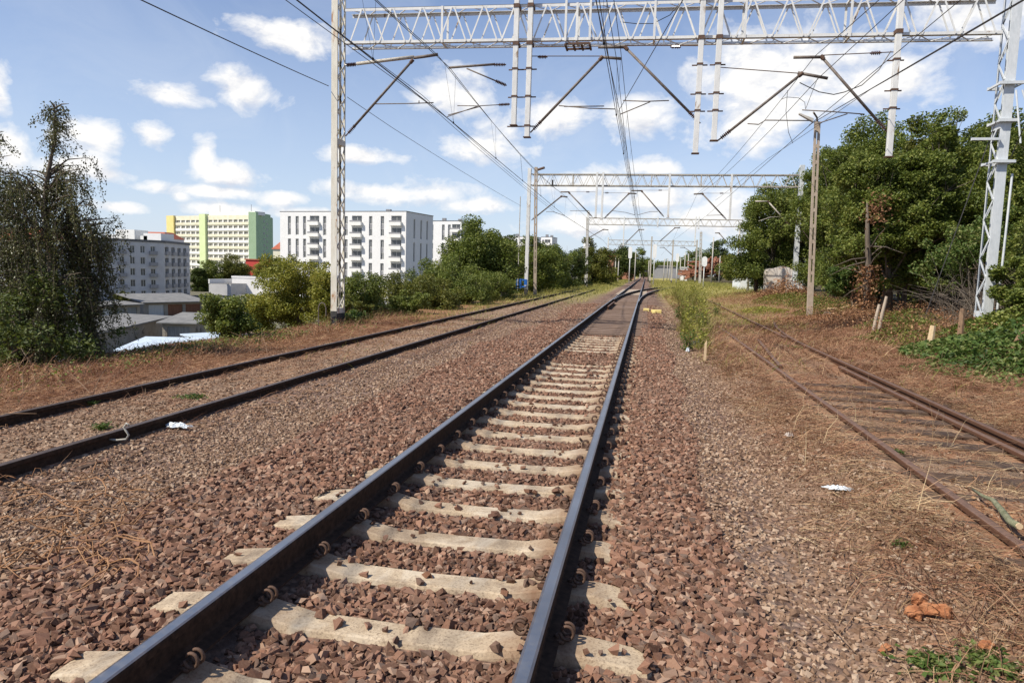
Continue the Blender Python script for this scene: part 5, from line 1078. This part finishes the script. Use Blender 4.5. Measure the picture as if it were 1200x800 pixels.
def slab_block(label, L_, C_, R_, ztop, z0, cols, side_cols, group=None, wall='white_wall', storeys=7, loggias=()):
    pts = poly4(L_, C_, R_); t = thing('apartment_block', label, 'building', (*C_[:2], z0), group); w = MB()
    Lf = np.linalg.norm(pts[1]-pts[0]); H = ztop-z0; rects = []; gap = 2.9
    ng = int(H//(2*gap)); pr = []; lg = []
    for k in range(ng+1):
        v1 = H-1.1-k*2*gap; v0 = v1-4.85
        if v0 < .3: v0 = v1-1.9
        if v0 < .3: continue
        for u in cols: rects.append((u*Lf-.48, u*Lf+.48, v0, v1)); pr.append(rects[-1])
    for u in loggias:
        k = 0
        while H-1.0-k*gap-1.95 > .3: v1 = H-1.0-k*gap; rects.append((u*Lf-1.45, u*Lf+1.45, v1-1.9, v1)); lg.append((rects[-1], k)); k += 1
    P, _ = face(w, pts[0], pts[1], z0, ztop, rects, .3)
    Ls = np.linalg.norm(pts[2]-pts[1]); srect = []
    for k in range(ng+1):
        v1 = H-1.5-k*2*gap; v0 = v1-4.8
        if v0 < .3: v0 = v1-2.
        if v0 > .3:
            for u in side_cols: srect.append((u*Ls-.42, u*Ls+.42, v0, v1))
    Ps, _ = face(w, pts[1], pts[2], z0, ztop, srect, .25); shell(w, pts, z0, ztop, (0, 1)); w.build('wall', M[wall], t)
    for r in pr:
        a, b_, c, e = r
        if e-c > 3: window(P, (a, b_, e-1.9, e), t, .3); window(P, (a, b_, c, c+1.75), t, .3); boxpart(P, 'spandrel_panel', M['panel'], t, a, b_, c+1.75, e-1.9, .22, .32)
        else: window(P, r, t, .3)
    for r in srect: window(Ps, r, t, .25, mull=False)
    for (r, k) in lg:
        a, b_, c, e = r; window(P, (a+.05, b_-.05, c, e), t, .3, .1)
        boxpart(P, 'balcony', M['white_panel'], t, a-.2, b_+.2, c-.55, c+.32, -.9, 0); 
        boxpart(P, 'railing', M['panel'], t, a-.15, b_+.15, c+.32, c+.72, -.88, -.84)
    roofcap(t, pts, ztop, M['roof_edge'], .12, .16)
    for q in ((.35, 1.2), (.78, .9)):
        p = pts[0]+(pts[1]-pts[0])*q[0]+(pts[3]-pts[0])*.4; m = MB(); m.box(p[0]-.6, p[0]+.6, p[1]-.5, p[1]+.5, ztop+.16, ztop+.16+q[1]); m.build('chimney', M['panel'], t)
    return t
def pz(px, py, D): return at(px, py, D)
slab_block('large white apartment block with loggias behind the nearest left mast', (-94., 171.7), (-57.1, 165.5), (-54.6, 179.5), 15.0, CITY-4, [(x-330)/146 for x in (341.5, 351, 360, 384, 409, 437, 450)], (.30, .55, .78), 'white apartment blocks', loggias=[(x-330)/146 for x in (372, 421.5, 465.5)])
a, b_, c = pz(497, 259, 216), pz(541, 259, 213), pz(560, 263, 228); slab_block('smaller white apartment block right of the large one', a, b_, c, b_[2], CITY-4, [.22, .52, .68], (.3, .6, .85), 'white apartment blocks', loggias=[.86])
a, b_, c = pz(590, 277, 300), pz(621, 277.5, 298), pz(634, 280, 306); slab_block('white flat roofed block showing just above the trees left of the second left mast', a, b_, c, b_[2], CITY-4, [.2, .5], (.3, .7), 'white apartment blocks', loggias=[.75])
a, b_, c = pz(634, 278, 310), pz(647, 278, 308), pz(653, 280.5, 316); slab_block('white block with one balcony stack right of the second left mast', a, b_, c, b_[2], CITY-4, [.2], (.4,), 'white apartment blocks', loggias=[.6])
a, b_, c = pz(684, 281.5, 330), pz(693, 281.5, 329), pz(696, 282, 334); slab_block('tiny white tower showing between the third left mast and its pole', a, b_, c, b_[2], CITY-4, [.5], (), 'white apartment blocks')
# white balconies sticking out left of the large block
# grey flats in shade
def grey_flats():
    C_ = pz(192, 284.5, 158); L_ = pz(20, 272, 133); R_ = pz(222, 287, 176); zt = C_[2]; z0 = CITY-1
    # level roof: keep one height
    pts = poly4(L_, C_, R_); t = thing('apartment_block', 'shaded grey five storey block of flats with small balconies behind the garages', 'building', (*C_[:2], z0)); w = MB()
    Lf = np.linalg.norm(pts[1]-pts[0]); H = zt-z0; rects = []; inf = []; st = 2.75
    n = int(Lf//2.4)
    for k in range(5):
        v1 = H-1.0-k*st
        for i in range(n): u = Lf-2.6-i*2.35; rects.append((u-.55, u+.55, v1-1.75, v1)); inf.append((i, k))
    rects = [r for r in rects if r[0] > .5 and r[2] > .3]
    P, _ = face(w, pts[0], pts[1], z0, zt, rects, .22); Ls = np.linalg.norm(pts[2]-pts[1]); sr = []
    for k in range(5):
        for i in range(int(Ls//4.6)): u = 1.9+i*4.4; v1 = H-1.0-k*st; sr.append((u-1.2, u+1.2, v1-1.9, v1))
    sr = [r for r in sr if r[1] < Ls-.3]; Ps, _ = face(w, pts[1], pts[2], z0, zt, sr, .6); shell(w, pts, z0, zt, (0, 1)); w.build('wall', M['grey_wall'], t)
    for i, r in enumerate(rects): 
        window(P, r, t, .22)
        if i % 3 == 0: boxpart(P, 'balcony', M['panel'], t, r[0]-.35, r[1]+.35, r[2]-.35, r[2]+.55, -.8, 0)
    for r in sr: window(Ps, r, t, .6); boxpart(Ps, 'balcony', M['panel'], t, r[0]-.1, r[1]+.1, r[2]-.2, r[2]+.75, -.5, .0)
    roofcap(t, pts, zt, M['roof_edge'], .35, .55)
    for (px, w_, h_, s_) in ((140, 5.5, 2.7, 'white_panel'), (122, 3., 1.4, 'white_panel'), (162, 2., 1.2, 'white_panel'), (172, 5., 1.9, 'white_wall')):
        p = pz(px, 279, 158); m = MB(); m.box(p[0]-w_/2, p[0]+w_/2, p[1]+2, p[1]+7, zt+.5, zt+.5+h_); m.build('roof_house', M[s_], t)
grey_flats()
t = thing('tiled_roof_house', 'dark red tiled roof peeping over the grey flats', 'building', pz(178, 282, 205)); q = pz(178, 281, 205); m = MB(); m.box(q[0]-5, q[0]+6, 203, 213, -6, q[2]+.5); m.build('wall', M['white_wall'], t)
m = MB(); m.hexa([(q[0]-5.3, 202.7, q[2]+.5), (q[0]+6.3, 202.7, q[2]+.5), (q[0]+6.3, 213.3, q[2]+.5), (q[0]-5.3, 213.3, q[2]+.5), (q[0]-3, 206, q[2]+2.6), (q[0]+4, 206, q[2]+2.6), (q[0]+4, 210, q[2]+2.6), (q[0]-3, 210, q[2]+2.6)]); m.build('roof', M['red_tile'], t)
# yellow and green tower block
def green_tower():
    L_ = pz(198, 254, 300); C_ = pz(299, 251.5, 282); R_ = pz(319, 253, 300); zt = C_[2]; z0 = CITY-8; pts = poly4(L_, C_, R_); t = thing('apartment_block', 'long tower block with cream balconies, lime stair tower and green end wall', 'building', (*C_[:2], z0)); w = MB()
    Lf = np.linalg.norm(pts[1]-pts[0]); H = zt-z0; st = 2.65; rects = []
    for k in range(11):
        v1 = H-2.0-k*st
        for (u0, u1) in ((.085, .385), (.475, .985)): 
            if v1-1.3 > .5: rects.append((u0*Lf, u1*Lf, v1-1.25, v1))
    P, _ = face(w, pts[0], pts[1], z0, zt, rects, .5); shell(w, pts, z0, zt, (0, 1)); w.build('wall', M['cream_wall'], t)
    for i, r in enumerate(rects):
        window(P, r, t, .5, .1, gl='glass_light'); boxpart(P, 'balcony', M['white_panel' if (i//2) % 2 else 'cream_wall'], t, r[0], r[1], r[2]-1.0, r[2]+.10, -.25, .0)
        nd = int((r[1]-r[0])//3.1); m = MB()
        for j in range(nd+1): u = r[0]+j*(r[1]-r[0])/nd; m.hexa([P(u-.35, r[2], .0), P(u+.35, r[2], .0), P(u+.35, r[2], .42), P(u-.35, r[2], .42), P(u-.35, r[3], .0), P(u+.35, r[3], .0), P(u+.35, r[3], .42), P(u-.35, r[3], .42)])
        m.hexa([P(r[0], r[3]-.06, .3), P(r[1], r[3]-.06, .3), P(r[1], r[3]-.06, .38), P(r[0], r[3]-.06, .38), P(r[0], r[3]-.01, .3), P(r[1], r[3]-.01, .3), P(r[1], r[3]-.01, .38), P(r[0], r[3]-.01, .38)]); m.build('balcony_divider', M['white_panel'], t)
    boxpart(P, 'yellow_end_tower', M['yellow_wall'], t, -.6, .08*Lf, 0, H+.15, -1.0, 2); boxpart(P, 'lime_stair_tower', M['lime_wall'], t, .395*Lf, .465*Lf, 0, H+.6, -1.2, 2); boxpart(P, 'roof_storey', M['white_panel'], t, .48*Lf, .99*Lf, H, H+1.5, .4, 6)
    Ps, Ls = face(MB(), pts[1], pts[2], z0, zt, [], .2); boxpart(Ps, 'green_end_wall', M['green_wall'], t, -.01, Ls*.85, 0, H+1.1, -.35, 3); boxpart(Ps, 'green_end_wall', M['green_wall'], t, Ls*.85, Ls, 0, H-.2, -.30, 3)
    for k in range(10): boxpart(Ps, 'window', M['glass'], t, Ls*.42, Ls*.50, H-1.9-k*st-.9, H-1.9-k*st, -.39, -.3); boxpart(Ps, 'window', M['glass'], t, Ls*.6, Ls*.67, H-2.8-k*st-.9, H-2.8-k*st, -.39, -.3)
    for u in (.55, .9): m = MB(); p = P(u*Lf, H+1.5, 3); m.tube([p, (p[0], p[1], p[2]+3.2)], .08, 5); m.build('antenna', M['wire'], t)
green_tower()
t = thing('red_shop', 'small red fronted building between the green trees below the tower block', 'building', pz(298, 317, 220)); q = pz(288, 317, 220); q2 = pz(306, 305, 220); m = MB(); m.box(q[0], q2[0], 220, 228, CITY, q2[2]); m.build('wall', surf('red_wall', (.50, .05, .04), (.58, .09, .07), 2, .8, .1), t); m = MB(); m.box(q[0]-.3, q2[0]+.3, 219.7, 228.3, q2[2], q2[2]+.4); m.build('roof', M['red_tile'], t)
t = thing('tenement_house', 'old brown gabled house left of the large white block', 'building', pz(325, 305, 215)); q = pz(320, 300, 215); q2 = pz(331, 292, 215); m = MB(); m.box(q[0], q2[0]+3, 215, 225, CITY-3, q2[2]); m.build('wall', M['cream_wall'], t); m = MB(); m.hexa([(q[0]-.4, 214.6, q2[2]), (q2[0]+3.4, 214.6, q2[2]), (q2[0]+3.4, 225.4, q2[2]), (q[0]-.4, 225.4, q2[2]), (q[0]+.5, 219, q2[2]+2.6), (q2[0]+2.4, 219, q2[2]+2.6), (q2[0]+2.4, 221, q2[2]+2.6), (q[0]+.5, 221, q2[2]+2.6)]); m.build('roof', M['red_tile'], t)
t = thing('tenement_house', 'orange tiled house glimpsed through the birch crown', 'building', pz(20, 275, 90)); q = pz(-10, 300, 90); q2 = pz(34, 270, 90); m = MB(); m.box(q[0], q2[0], 90, 100, CITY, q2[2]-1.4); m.build('wall', M['white_wall'], t); m = MB(); m.hexa([(q[0]-.4, 89.6, q2[2]-1.4), (q2[0]+.4, 89.6, q2[2]-1.4), (q2[0]+.4, 100.4, q2[2]-1.4), (q[0]-.4, 100.4, q2[2]-1.4), (q[0]+.5, 94, q2[2]+.6), (q2[0]-.5, 94, q2[2]+.6), (q2[0]-.5, 96, q2[2]+.6), (q[0]+.5, 96, q2[2]+.6)]); m.build('roof', M['red_tile'], t)
# white hall
t = thing('flat_roofed_hall', 'low white flat roofed hall in front of the green trees', 'building', pz(285, 346, 190)); q = pz(272, 347, 190); q2 = pz(345, 327, 190); m = MB(); m.box(q[0], q2[0], 190, 204, CITY-.5, q2[2]-.2); m.build('wall', M['white_wall'], t)
m = MB(); m.box(q[0]+.4, q2[0]-.4, 190.4, 203.6, q2[2]-.2, q2[2]-.1); m.build('roof', M['felt'], t); m = MB()
for bx in ((q[0]-.1, q2[0]+.1, 189.9, 190.3), (q[0]-.1, q[0]+.3, 190.3, 203.7), (q[0]-.1, q2[0]+.1, 203.7, 204.1)): m.box(*bx, q2[2]-.2, q2[2]+.35)
m.build('parapet', M['white_wall'], t)
t = thing('flat_roofed_annex', 'grey roofed annex with a white parapet left of the low white hall', 'building', pz(250, 346, 182)); q = pz(245, 347, 182); q2 = pz(270.5, 329, 182); m = MB(); m.box(q[0], q2[0], 182, 200, CITY-.5, q2[2]-1.0); m.build('wall', M['grey_wall'], t); m = MB(); m.box(q[0], q2[0], 182, 200, q2[2]-1.0, q2[2]-.9); m.build('roof', M['felt'], t); m = MB(); m.box(q[0]-.1, q[0]+.3, 181.9, 200.1, q2[2]-1, q2[2]+.3); m.box(q[0]+.3, q2[0], 199.7, 200.1, q2[2]-1, q2[2]+.3); m.build('parapet', M['white_wall'], t)
# garages
def garage(label, cx, cy, w, d, rz, zt, roof, doors=(), wall='garage_wall', slope=.25, z0=CITY, group='garages below the embankment', over=.25):
    """door front faces local -y; doors: (u0,u1,material)"""
    t = thing('garage', label, 'garage', (cx, cy, z0), group); ca, sa = math.cos(rz), math.sin(rz)
    T = lambda x, y, z: (cx+x*ca-y*sa, cy+x*sa+y*ca, z)
    A, B = T(-w/2, -d/2, 0), T(w/2, -d/2, 0); H = zt-z0; m = MB(); rects = [(u0, u1, .02, min(H-.35, 2.2)) for u0, u1, _ in doors]
    P, _ = face(m, A, B, z0, zt, rects, .22); pts = [T(-w/2, -d/2, 0), T(w/2, -d/2, 0), T(w/2, d/2, 0), T(-w/2, d/2, 0)]; shell(m, pts, z0, zt, (0,)); m.build('wall', M[wall], t)
    for (u0, u1, dm), r in zip(doors, rects):
        k = MB(); n = max(4, int((u1-u0)/.25))
        for j in range(n):
            a, b_ = u0+(u1-u0)*j/n+.01, u0+(u1-u0)*(j+1)/n-.01; k.hexa([P(a, .03, .12), P(b_, .03, .12), P(b_, .03, .2), P(a, .03, .2), P(a, r[3], .12), P(b_, r[3], .12), P(b_, r[3], .2), P(a, r[3], .2)])
        k.build('door', M[dm], t)
    k = MB(); o = over; k.hexa([T(-w/2-o, -d/2-o*1.6, zt-.0), T(w/2+o, -d/2-o*1.6, zt), T(w/2+o, d/2+o, zt+slope), T(-w/2-o, d/2+o, zt+slope), T(-w/2-o, -d/2-o*1.6, zt+.14), T(w/2+o, -d/2-o*1.6, zt+.14), T(w/2+o, d/2+o, zt+slope+.14), T(-w/2-o, d/2+o, zt+slope+.14)]); k.build('roof', M[roof], t); return t
def garage_px(label, A, B, D0, D1_, d, roof, doors=(), slope=.3, wall='garage_wall', z0=CITY, over=.3):
    """A, B: left and right top corners of the front wall in the photograph survey, at distances D0, D1_"""
    zt = D0; a, b_ = atz(*A, zt), atz(*B, zt); w_ = math.hypot(b_[0]-a[0], b_[1]-a[1]); rz = math.atan2(b_[1]-a[1], b_[0]-a[0]); zt = D0
    cx = (a[0]+b_[0])/2-math.sin(rz)*d/2; cy = (a[1]+b_[1])/2+math.cos(rz)*d/2
    return garage(label, cx, cy, w_, d, rz, zt, roof, [(u0*w_, u1*w_, m_) for u0, u1, m_ in doors], wall, slope, z0, over=over)
garage_px('small garage with a grey boarded door and grey felt roof', (190, 378.5), (229, 379.5), -5.75, 0, 6, 'felt', [(.14, .84, 'door_grey')], .75, over=.4)
garage_px('long garage row with a blank stained side wall left of the grey boarded door', (112, 391), (198, 371.5), -5.75, 0, 5.5, 'felt', (), .25)
garage_px('rear garage row with brown and white doors behind the other garages', (168, 355), (240, 353.5), -5.75, 0, 8, 'felt', [(.08, .32, 'door_white'), (.38, .62, 'door_brown'), (.67, .92, 'door_brown')], 1.1, over=.5)
garage_px('rear grey roofed garage joining the row beside the white hall', (246, 353), (300, 356), -5.75, 0, 8, 'felt', [(.1, .35, 'door_brown'), (.5, .75, 'door_white')], .9, over=.5)
garage_px('left garage with white and grey doors below the grey flats', (116, 359), (164, 357), -5.6, 0, 7, 'felt', [(.08, .32, 'door_white'), (.40, .62, 'door_grey'), (.68, .92, 'door_grey')], .5, over=.4)
garage_px('near shed with a pale blue sheet metal roof', (138, 411), (235, 413), -6.3, 0, 5.5, 'blue_sheet', (), .55, over=.2)
garage_px('second shed with a pale blue roof partly behind the small green tree', (236, 399), (322, 394), -6.2, 0, 4., 'blue_sheet', (), .2, over=.2)
garage_px('shed with a pinkish roof behind the yellow bush', (276, 392), (305, 391), -6, 0, 4., 'pink_sheet', (), .5, over=.2)
garage_px('pale roofed shed glimpsed through the lower birch branches', (-10, 440), (100, 428), -6, 0, 6, 'blue_sheet', (), .4, wall='white_wall', over=.2)
garage_px('dark garage behind the right edge of the birches', (70, 372), (112, 366), -5.7, 0, 6, 'felt', [(.2, .5, 'door_white')], .4)
# right: painted shed and graffiti wall
q, q2 = pz(867, 335, 70), pz(892, 303, 70); t = thing('painted_shed', 'white and pale blue painted shed half hidden by the right trees', 'shed', (q[0], 70, q[2])); m = MB(); m.box(q[0], q2[0]+4, 70, 76, -.5, q2[2]); m.build('wall', surf('white_blue_paint', (.62, .66, .68), (.74, .75, .75), 1.2, .8, .1, c3=(.36, .52, .60), c3t=.55, stretch=(3, 3, .3)), t); m = MB(); m.box(q[0]-.2, q2[0]+4.2, 69.7, 76.2, q2[2], q2[2]+.15); m.build('roof', M['felt'], t); m = MB(); m.box(q[0]+.9, q[0]+1.5, 69.96, 69.99, q2[2]-1.3, q2[2]-.5); m.build('window', M['glass'], t)
q, q2 = pz(895, 334, 56), pz(935, 306, 56); t = thing('graffiti_wall', 'pale broken wall with orange brick patches behind the withered brush', 'wall', (q[0], 56, q[2])); m = MB(); xs = np.linspace(q[0], q2[0], 9); tops = q2[2]-.5+np.array([-.2, -.1, -.1, 0, .1, .1, 0, -.1, -.1])
for i in range(8): m.hexa([(xs[i], 56, -.4), (xs[i+1], 56, -.4), (xs[i+1], 56.3, -.4), (xs[i], 56.3, -.4), (xs[i], 56, tops[i]), (xs[i+1], 56, tops[i+1]), (xs[i+1], 56.3, tops[i+1]), (xs[i], 56.3, tops[i])])
m.build('masonry', surf('broken_plaster', (.58, .52, .46), (.70, .65, .60), 1.4, .9, .3, c3=(.46, .22, .10), c3t=.56), t)
# far right: flats, walls, heap, hall roof
for (a, b_, c, D, lb) in (((882, 301), (902, 296.5), (930, 298), 260, 'long cream block of flats far behind the right trees'), ((872, 308), (879, 306), (882, 306), 300, 'narrow cream block left of the long far flats')):
    L_, C_, R_ = pz(*a, D+10), pz(*b_, D), pz(*c, D+6); slab_block(lb, L_, C_, R_, C_[2], -3, [.3, .7], (.15, .35, .55, .75), 'far cream blocks', wall='cream_wall')
q, q2 = pz(872, 319, 170), pz(888, 313, 170); m = MB(); m.box(q[0], q2[0], 170, 170.4, -1, q2[2]); tag(m.build('white_fence_wall', M['white_wall']), 'low white wall right of the brown heap', 'wall')
q, q2 = pz(798, 320, 175), pz(806, 314, 175); m = MB(); m.box(q[0], q2[0], 175, 178, -1, q2[2]); m.box(q[0]-.2, q2[0]+.2, 174.8, 178.2, q2[2], q2[2]+.2); tag(m.build('white_hut', M['white_wall']), 'tiny white hut left of the brown heap', 'hut')
def heap():
    t = thing('scrap_heap', 'large jagged rust brown heap beside the far tracks', 'heap', pz(835, 320, 150)); m = MB(); r = np.random.default_rng(4)
    for k in range(420):
        px = r.uniform(808, 868); top = np.interp(px, [808, 825, 835, 845, 852, 868], [319, 308, 302, 311, 308, 319]); py = r.uniform(top, 321); D = r.uniform(146, 158); p = pz(px, py, D); e = p+r.normal(size=3)*np.array([1.5, 1.2, .5]); m.bar(p, e, r.uniform(.15, .7), r.uniform(.1, .5))
    m.build('scrap', surf('rusty_scrap', (.20, .085, .05), (.34, .15, .09), 1.2, .9, .2, c3=(.10, .05, .035), c3t=.58), t)
heap()
q, q2 = pz(716, 310, 210), pz(744, 301, 210); t = thing('red_roofed_house', 'long low house with a red roof at the far left of the line', 'building', q); m = MB(); m.box(q[0], q2[0], 210, 222, -3, q2[2]-.6); m.build('wall', M['brick'], t); m = MB(); m.hexa([(q[0]-.6, 209.4, q2[2]-.6), (q2[0]+.6, 209.4, q2[2]-.6), (q2[0]+.6, 222.6, q2[2]-.6), (q[0]-.6, 222.6, q2[2]-.6), (q[0], 214, q2[2]+.9), (q2[0], 214, q2[2]+.9), (q2[0], 218, q2[2]+.9), (q[0], 218, q2[2]+.9)]); m.build('roof', M['red_tile'], t)
q, q2 = pz(712, 318, 130), pz(719, 301, 130); t = thing('brick_signal_box', 'narrow orange brick house behind the brownish tree', 'building', q); m = MB(); m.box(q[0], q2[0], 130, 134, -1, q2[2]); m.build('wall', M['brick'], t); m = MB(); m.box(q[0]-.2, q2[0]+.2, 129.8, 134.2, q2[2], q2[2]+.25); m.build('roof', M['red_tile'], t)
# far platform canopy / bridge
q, q2 = pz(744, 313, 250), pz(757, 311.5, 250); t = thing('footbridge', 'small dark footbridge with a stair at the vanishing end of the track', 'bridge', q); m = MB(); m.box(q[0], q2[0], 250, 252, q2[2]-.5, q2[2]+.2); m.build('deck', M['black_base'], t); m = MB()
for x in (q[0]+.3, (q[0]+q2[0])/2): m.box(x-.15, x+.15, 250.5, 251.5, -1, q2[2]-.5)
m.build('pier', M['concrete'], t); m = MB(); e = pz(759, 318, 249); m.hexa([(q2[0]-1.5, 250, q2[2]-.5), (e[0]-1., 250, e[2]-.3), (e[0]-1., 252, e[2]-.3), (q2[0]-1.5, 252, q2[2]-.5), (q2[0]-.2, 250, q2[2]+.2), (e[0]+.5, 250, e[2]), (e[0]+.5, 252, e[2]), (q2[0]-.2, 252, q2[2]+.2)]); m.build('stair', M['black_base'], t)
# grey freight wagons / concrete yard in the far centre
q, q2 = pz(767, 319, 300), pz(800, 313, 300); t = thing('grey_shed', 'long low grey shed in the far centre of the yard', 'building', q); m = MB(); m.box(q[0], q2[0], 300, 308, -2, q2[2]); m.build('wall', M['panel'], t); m = MB(); m.box(q[0]-.4, q2[0]+.4, 299.6, 308.4, q2[2], q2[2]+.5); m.build('roof', M['felt'], t)
# far wood: one mass that nobody could count
Ps = []; r = np.random.default_rng(77)
for px in np.arange(700, 960, 3.2):
    top = 309+2.2*math.sin(px*.11)+1.3*math.sin(px*.37)+(3 if px < 745 else 0); D = r.uniform(380, 480); p0, p1 = pz(px, top+3.5, D), pz(px, top, D); w = 4.5*r.uniform(.8, 1.3)
    h = p1[2]+3; cen, P = clump_cloud((p0[0], D, p1[2]-3.2), (w, w, 3.8), 34, 34, 1.4, r, 3); Ps.append(P)
V, Fq = leaves_geo(np.concatenate(Ps), .9, r); tag(fast('far_wood', V, Fq, M['leaf_mid']), 'far green wood closing the horizon', 'wood', kind='stuff')
for (px, py, D, w, h, mt, lb) in ((842, 302, 190, 4.2, 5., 'leaf_dark', 'dark round tree behind the brown heap'), (727, 309, 170, 4.6, 3.4, 'leaf_dark', 'dark green tree in front of the red roofed house'), (740, 309, 175, 3.6, 3.2, 'leaf_mid', 'green tree right of the red roofed house'), (890, 306, 150, 3.6, 3.4, 'leaf_mid', 'round green tree before the far cream flats'), (813, 309, 200, 4.6, 3.2, 'leaf_mid', 'green tree left of the brown heap'), (905, 312, 120, 3., 2.4, 'leaf_olive', 'low olive tree before the far cream flats'), (755, 311, 280, 4.5, 2.8, 'leaf_mid', 'green tree top right over the dark footbridge'), (862, 314, 110, 2.2, 1.6, 'leaf_olive', 'low bush right of the brown heap')):
    q = pz(px, py, D); tree('far_tree', lb, 'tree', (q[0], D, -.6), (q[0], D, q[2]), (w, w, h), 70, 120, w*.28, .3 if D < 160 else .45, M[mt], 'single trees beyond the yard', trunk=.2, seed=int(px), bias=3)

# ------------------------------------------------------------------ sky
w = bpy.data.worlds.new('World'); scene.world = w; w.use_nodes = True; nt = w.node_tree
for n_ in list(nt.nodes): nt.nodes.remove(n_)
n = N(nt); out = n.node('ShaderNodeOutputWorld'); bg = n.node('ShaderNodeBackground'); bg.inputs[1].default_value = .088
sky = n.node('ShaderNodeTexSky'); sky.sky_type = 'NISHITA'; sky.sun_disc = False; sky.sun_elevation = ELEV; sky.sun_rotation = AZ; sky.air_density = 1.0; sky.dust_density = .5; sky.ozone_density = 3.
tc = n.node('ShaderNodeTexCoord'); dirv = tc.outputs['Generated']
BL = [(200, 112, 62, 17), (285, 106, 46, 24), (98, 158, 50, 26), (92, 198, 54, 20), (120, 205, 42, 12), (180, 157, 28, 22), (236, 186, 20, 26), (270, 205, 62, 20), (245, 224, 90, 10), (213, 229, 15, 9), (330, 44, 75, 22), (8, 172, 34, 30), (0, 100, 16, 40), (535, 112, 52, 34), (575, 168, 60, 32), (650, 138, 60, 26), (515, 226, 60, 20), (750, 140, 50, 32), (765, 196, 40, 14), (935, 88, 130, 60), (880, 140, 80, 40), (1030, 100, 60, 40), (760, 232, 130, 18), (690, 215, 60, 20), (140, 243, 34, 9), (255, 245, 50, 10), (330, 232, 34, 12), (420, 182, 60, 12), (440, 225, 80, 14), (1140, 15, 90, 45), (375, 250, 60, 8), (560, 240, 70, 12), (840, 255, 120, 24), (690, 262, 90, 16), (50, 225, 40, 10)]
def blobs(vec_):
    acc = None
    for (px, py, a, h) in BL:
        d = ray(px, py); d /= np.linalg.norm(d); rr = np.cross(d, [0, 0, 1.]); rr /= np.linalg.norm(rr); uu = np.cross(rr, d)
        mat3 = Matrix((rr, d, uu)).transposed(); mp = n.node('ShaderNodeMapping', vector_type='TEXTURE'); n.lk(vec_, mp.inputs[0])
        mp.inputs['Location'].default_value = d; mp.inputs['Rotation'].default_value = mat3.to_euler('XYZ'); cs = 1/np.linalg.norm(ray(px, py)); mp.inputs['Scale'].default_value = (a*1.04/FPX*cs, .5, h*1.12/FPX*cs)
        ln = n.node('ShaderNodeVectorMath', operation='LENGTH'); n.lk(mp.outputs[0], ln.inputs[0]); v = n.math('SUBTRACT', 1., ln.outputs['Value'])
        acc = v if acc is None else n.math('SMOOTH_MAX', acc, v, .12)
    return n.math('MAXIMUM', acc, -.6)
acc = blobs(dirv); upv = n.node('ShaderNodeVectorMath', operation='ADD'); n.lk(dirv, upv.inputs[0]); upv.inputs[1].default_value = (0, 0, .012); accu = blobs(upv.outputs[0])
under = n.maprange(n.math('SUBTRACT', accu, acc), .05, .45, 0., .62)
mpn = n.node('ShaderNodeMapping'); n.lk(dirv, mpn.inputs[0]); mpn.inputs['Scale'].default_value = (1, 1, 1.5)
mpo = n.node('ShaderNodeMapping'); n.lk(dirv, mpo.inputs[0]); mpo.inputs['Scale'].default_value = (1, 1, 1.5); mpo.inputs['Location'].default_value = (-.010, -.008, .016)
n1 = n.noise(16, 9, .60, mpn.outputs[0], dist=.25); n1o = n.noise(16, 9, .60, mpo.outputs[0], dist=.25)
dens = n.math('ADD', n.math('MULTIPLY', acc, 1.15), n.math('MULTIPLY', n.math('SUBTRACT', n1, .5), 2.6))
cov = n.ramp(n.math('ADD', dens, -.12), [(-.0, 0.), (.2, .33), (.68, 1.)])
wisp = n.noise(5, 8, .62, mpn.outputs[0], dist=.8); wm = n.math('MULTIPLY', n.ramp(wisp, [(.45, 0.), (.75, 1.)]), .22)
lit = n.math('SUBTRACT', n.math('ADD', .92, n.math('MULTIPLY', n.math('SUBTRACT', n1, n1o), 3.4)), under, clamp=True)
ccol = n.mix(lit, (6.4, 6.7, 7.5), (9.7, 9.55, 9.35))
sxyz = n.node('ShaderNodeSeparateXYZ'); n.lk(dirv, sxyz.inputs[0])
veil = n.maprange(sxyz.outputs[2], .0, .40, .68, .04)
base = n.mix(1., sky.outputs[0], (1.08, 1.10, 1.26), 'MULTIPLY'); base = n.mix(veil, base, (6.6, 7.6, 9.0)); base = n.mix(wm, base, (7.2, 7.8, 8.6))
col = n.mix(cov, base, ccol)
n.lk(col, bg.inputs[0]); n.lk(bg.outputs[0], out.inputs[0])
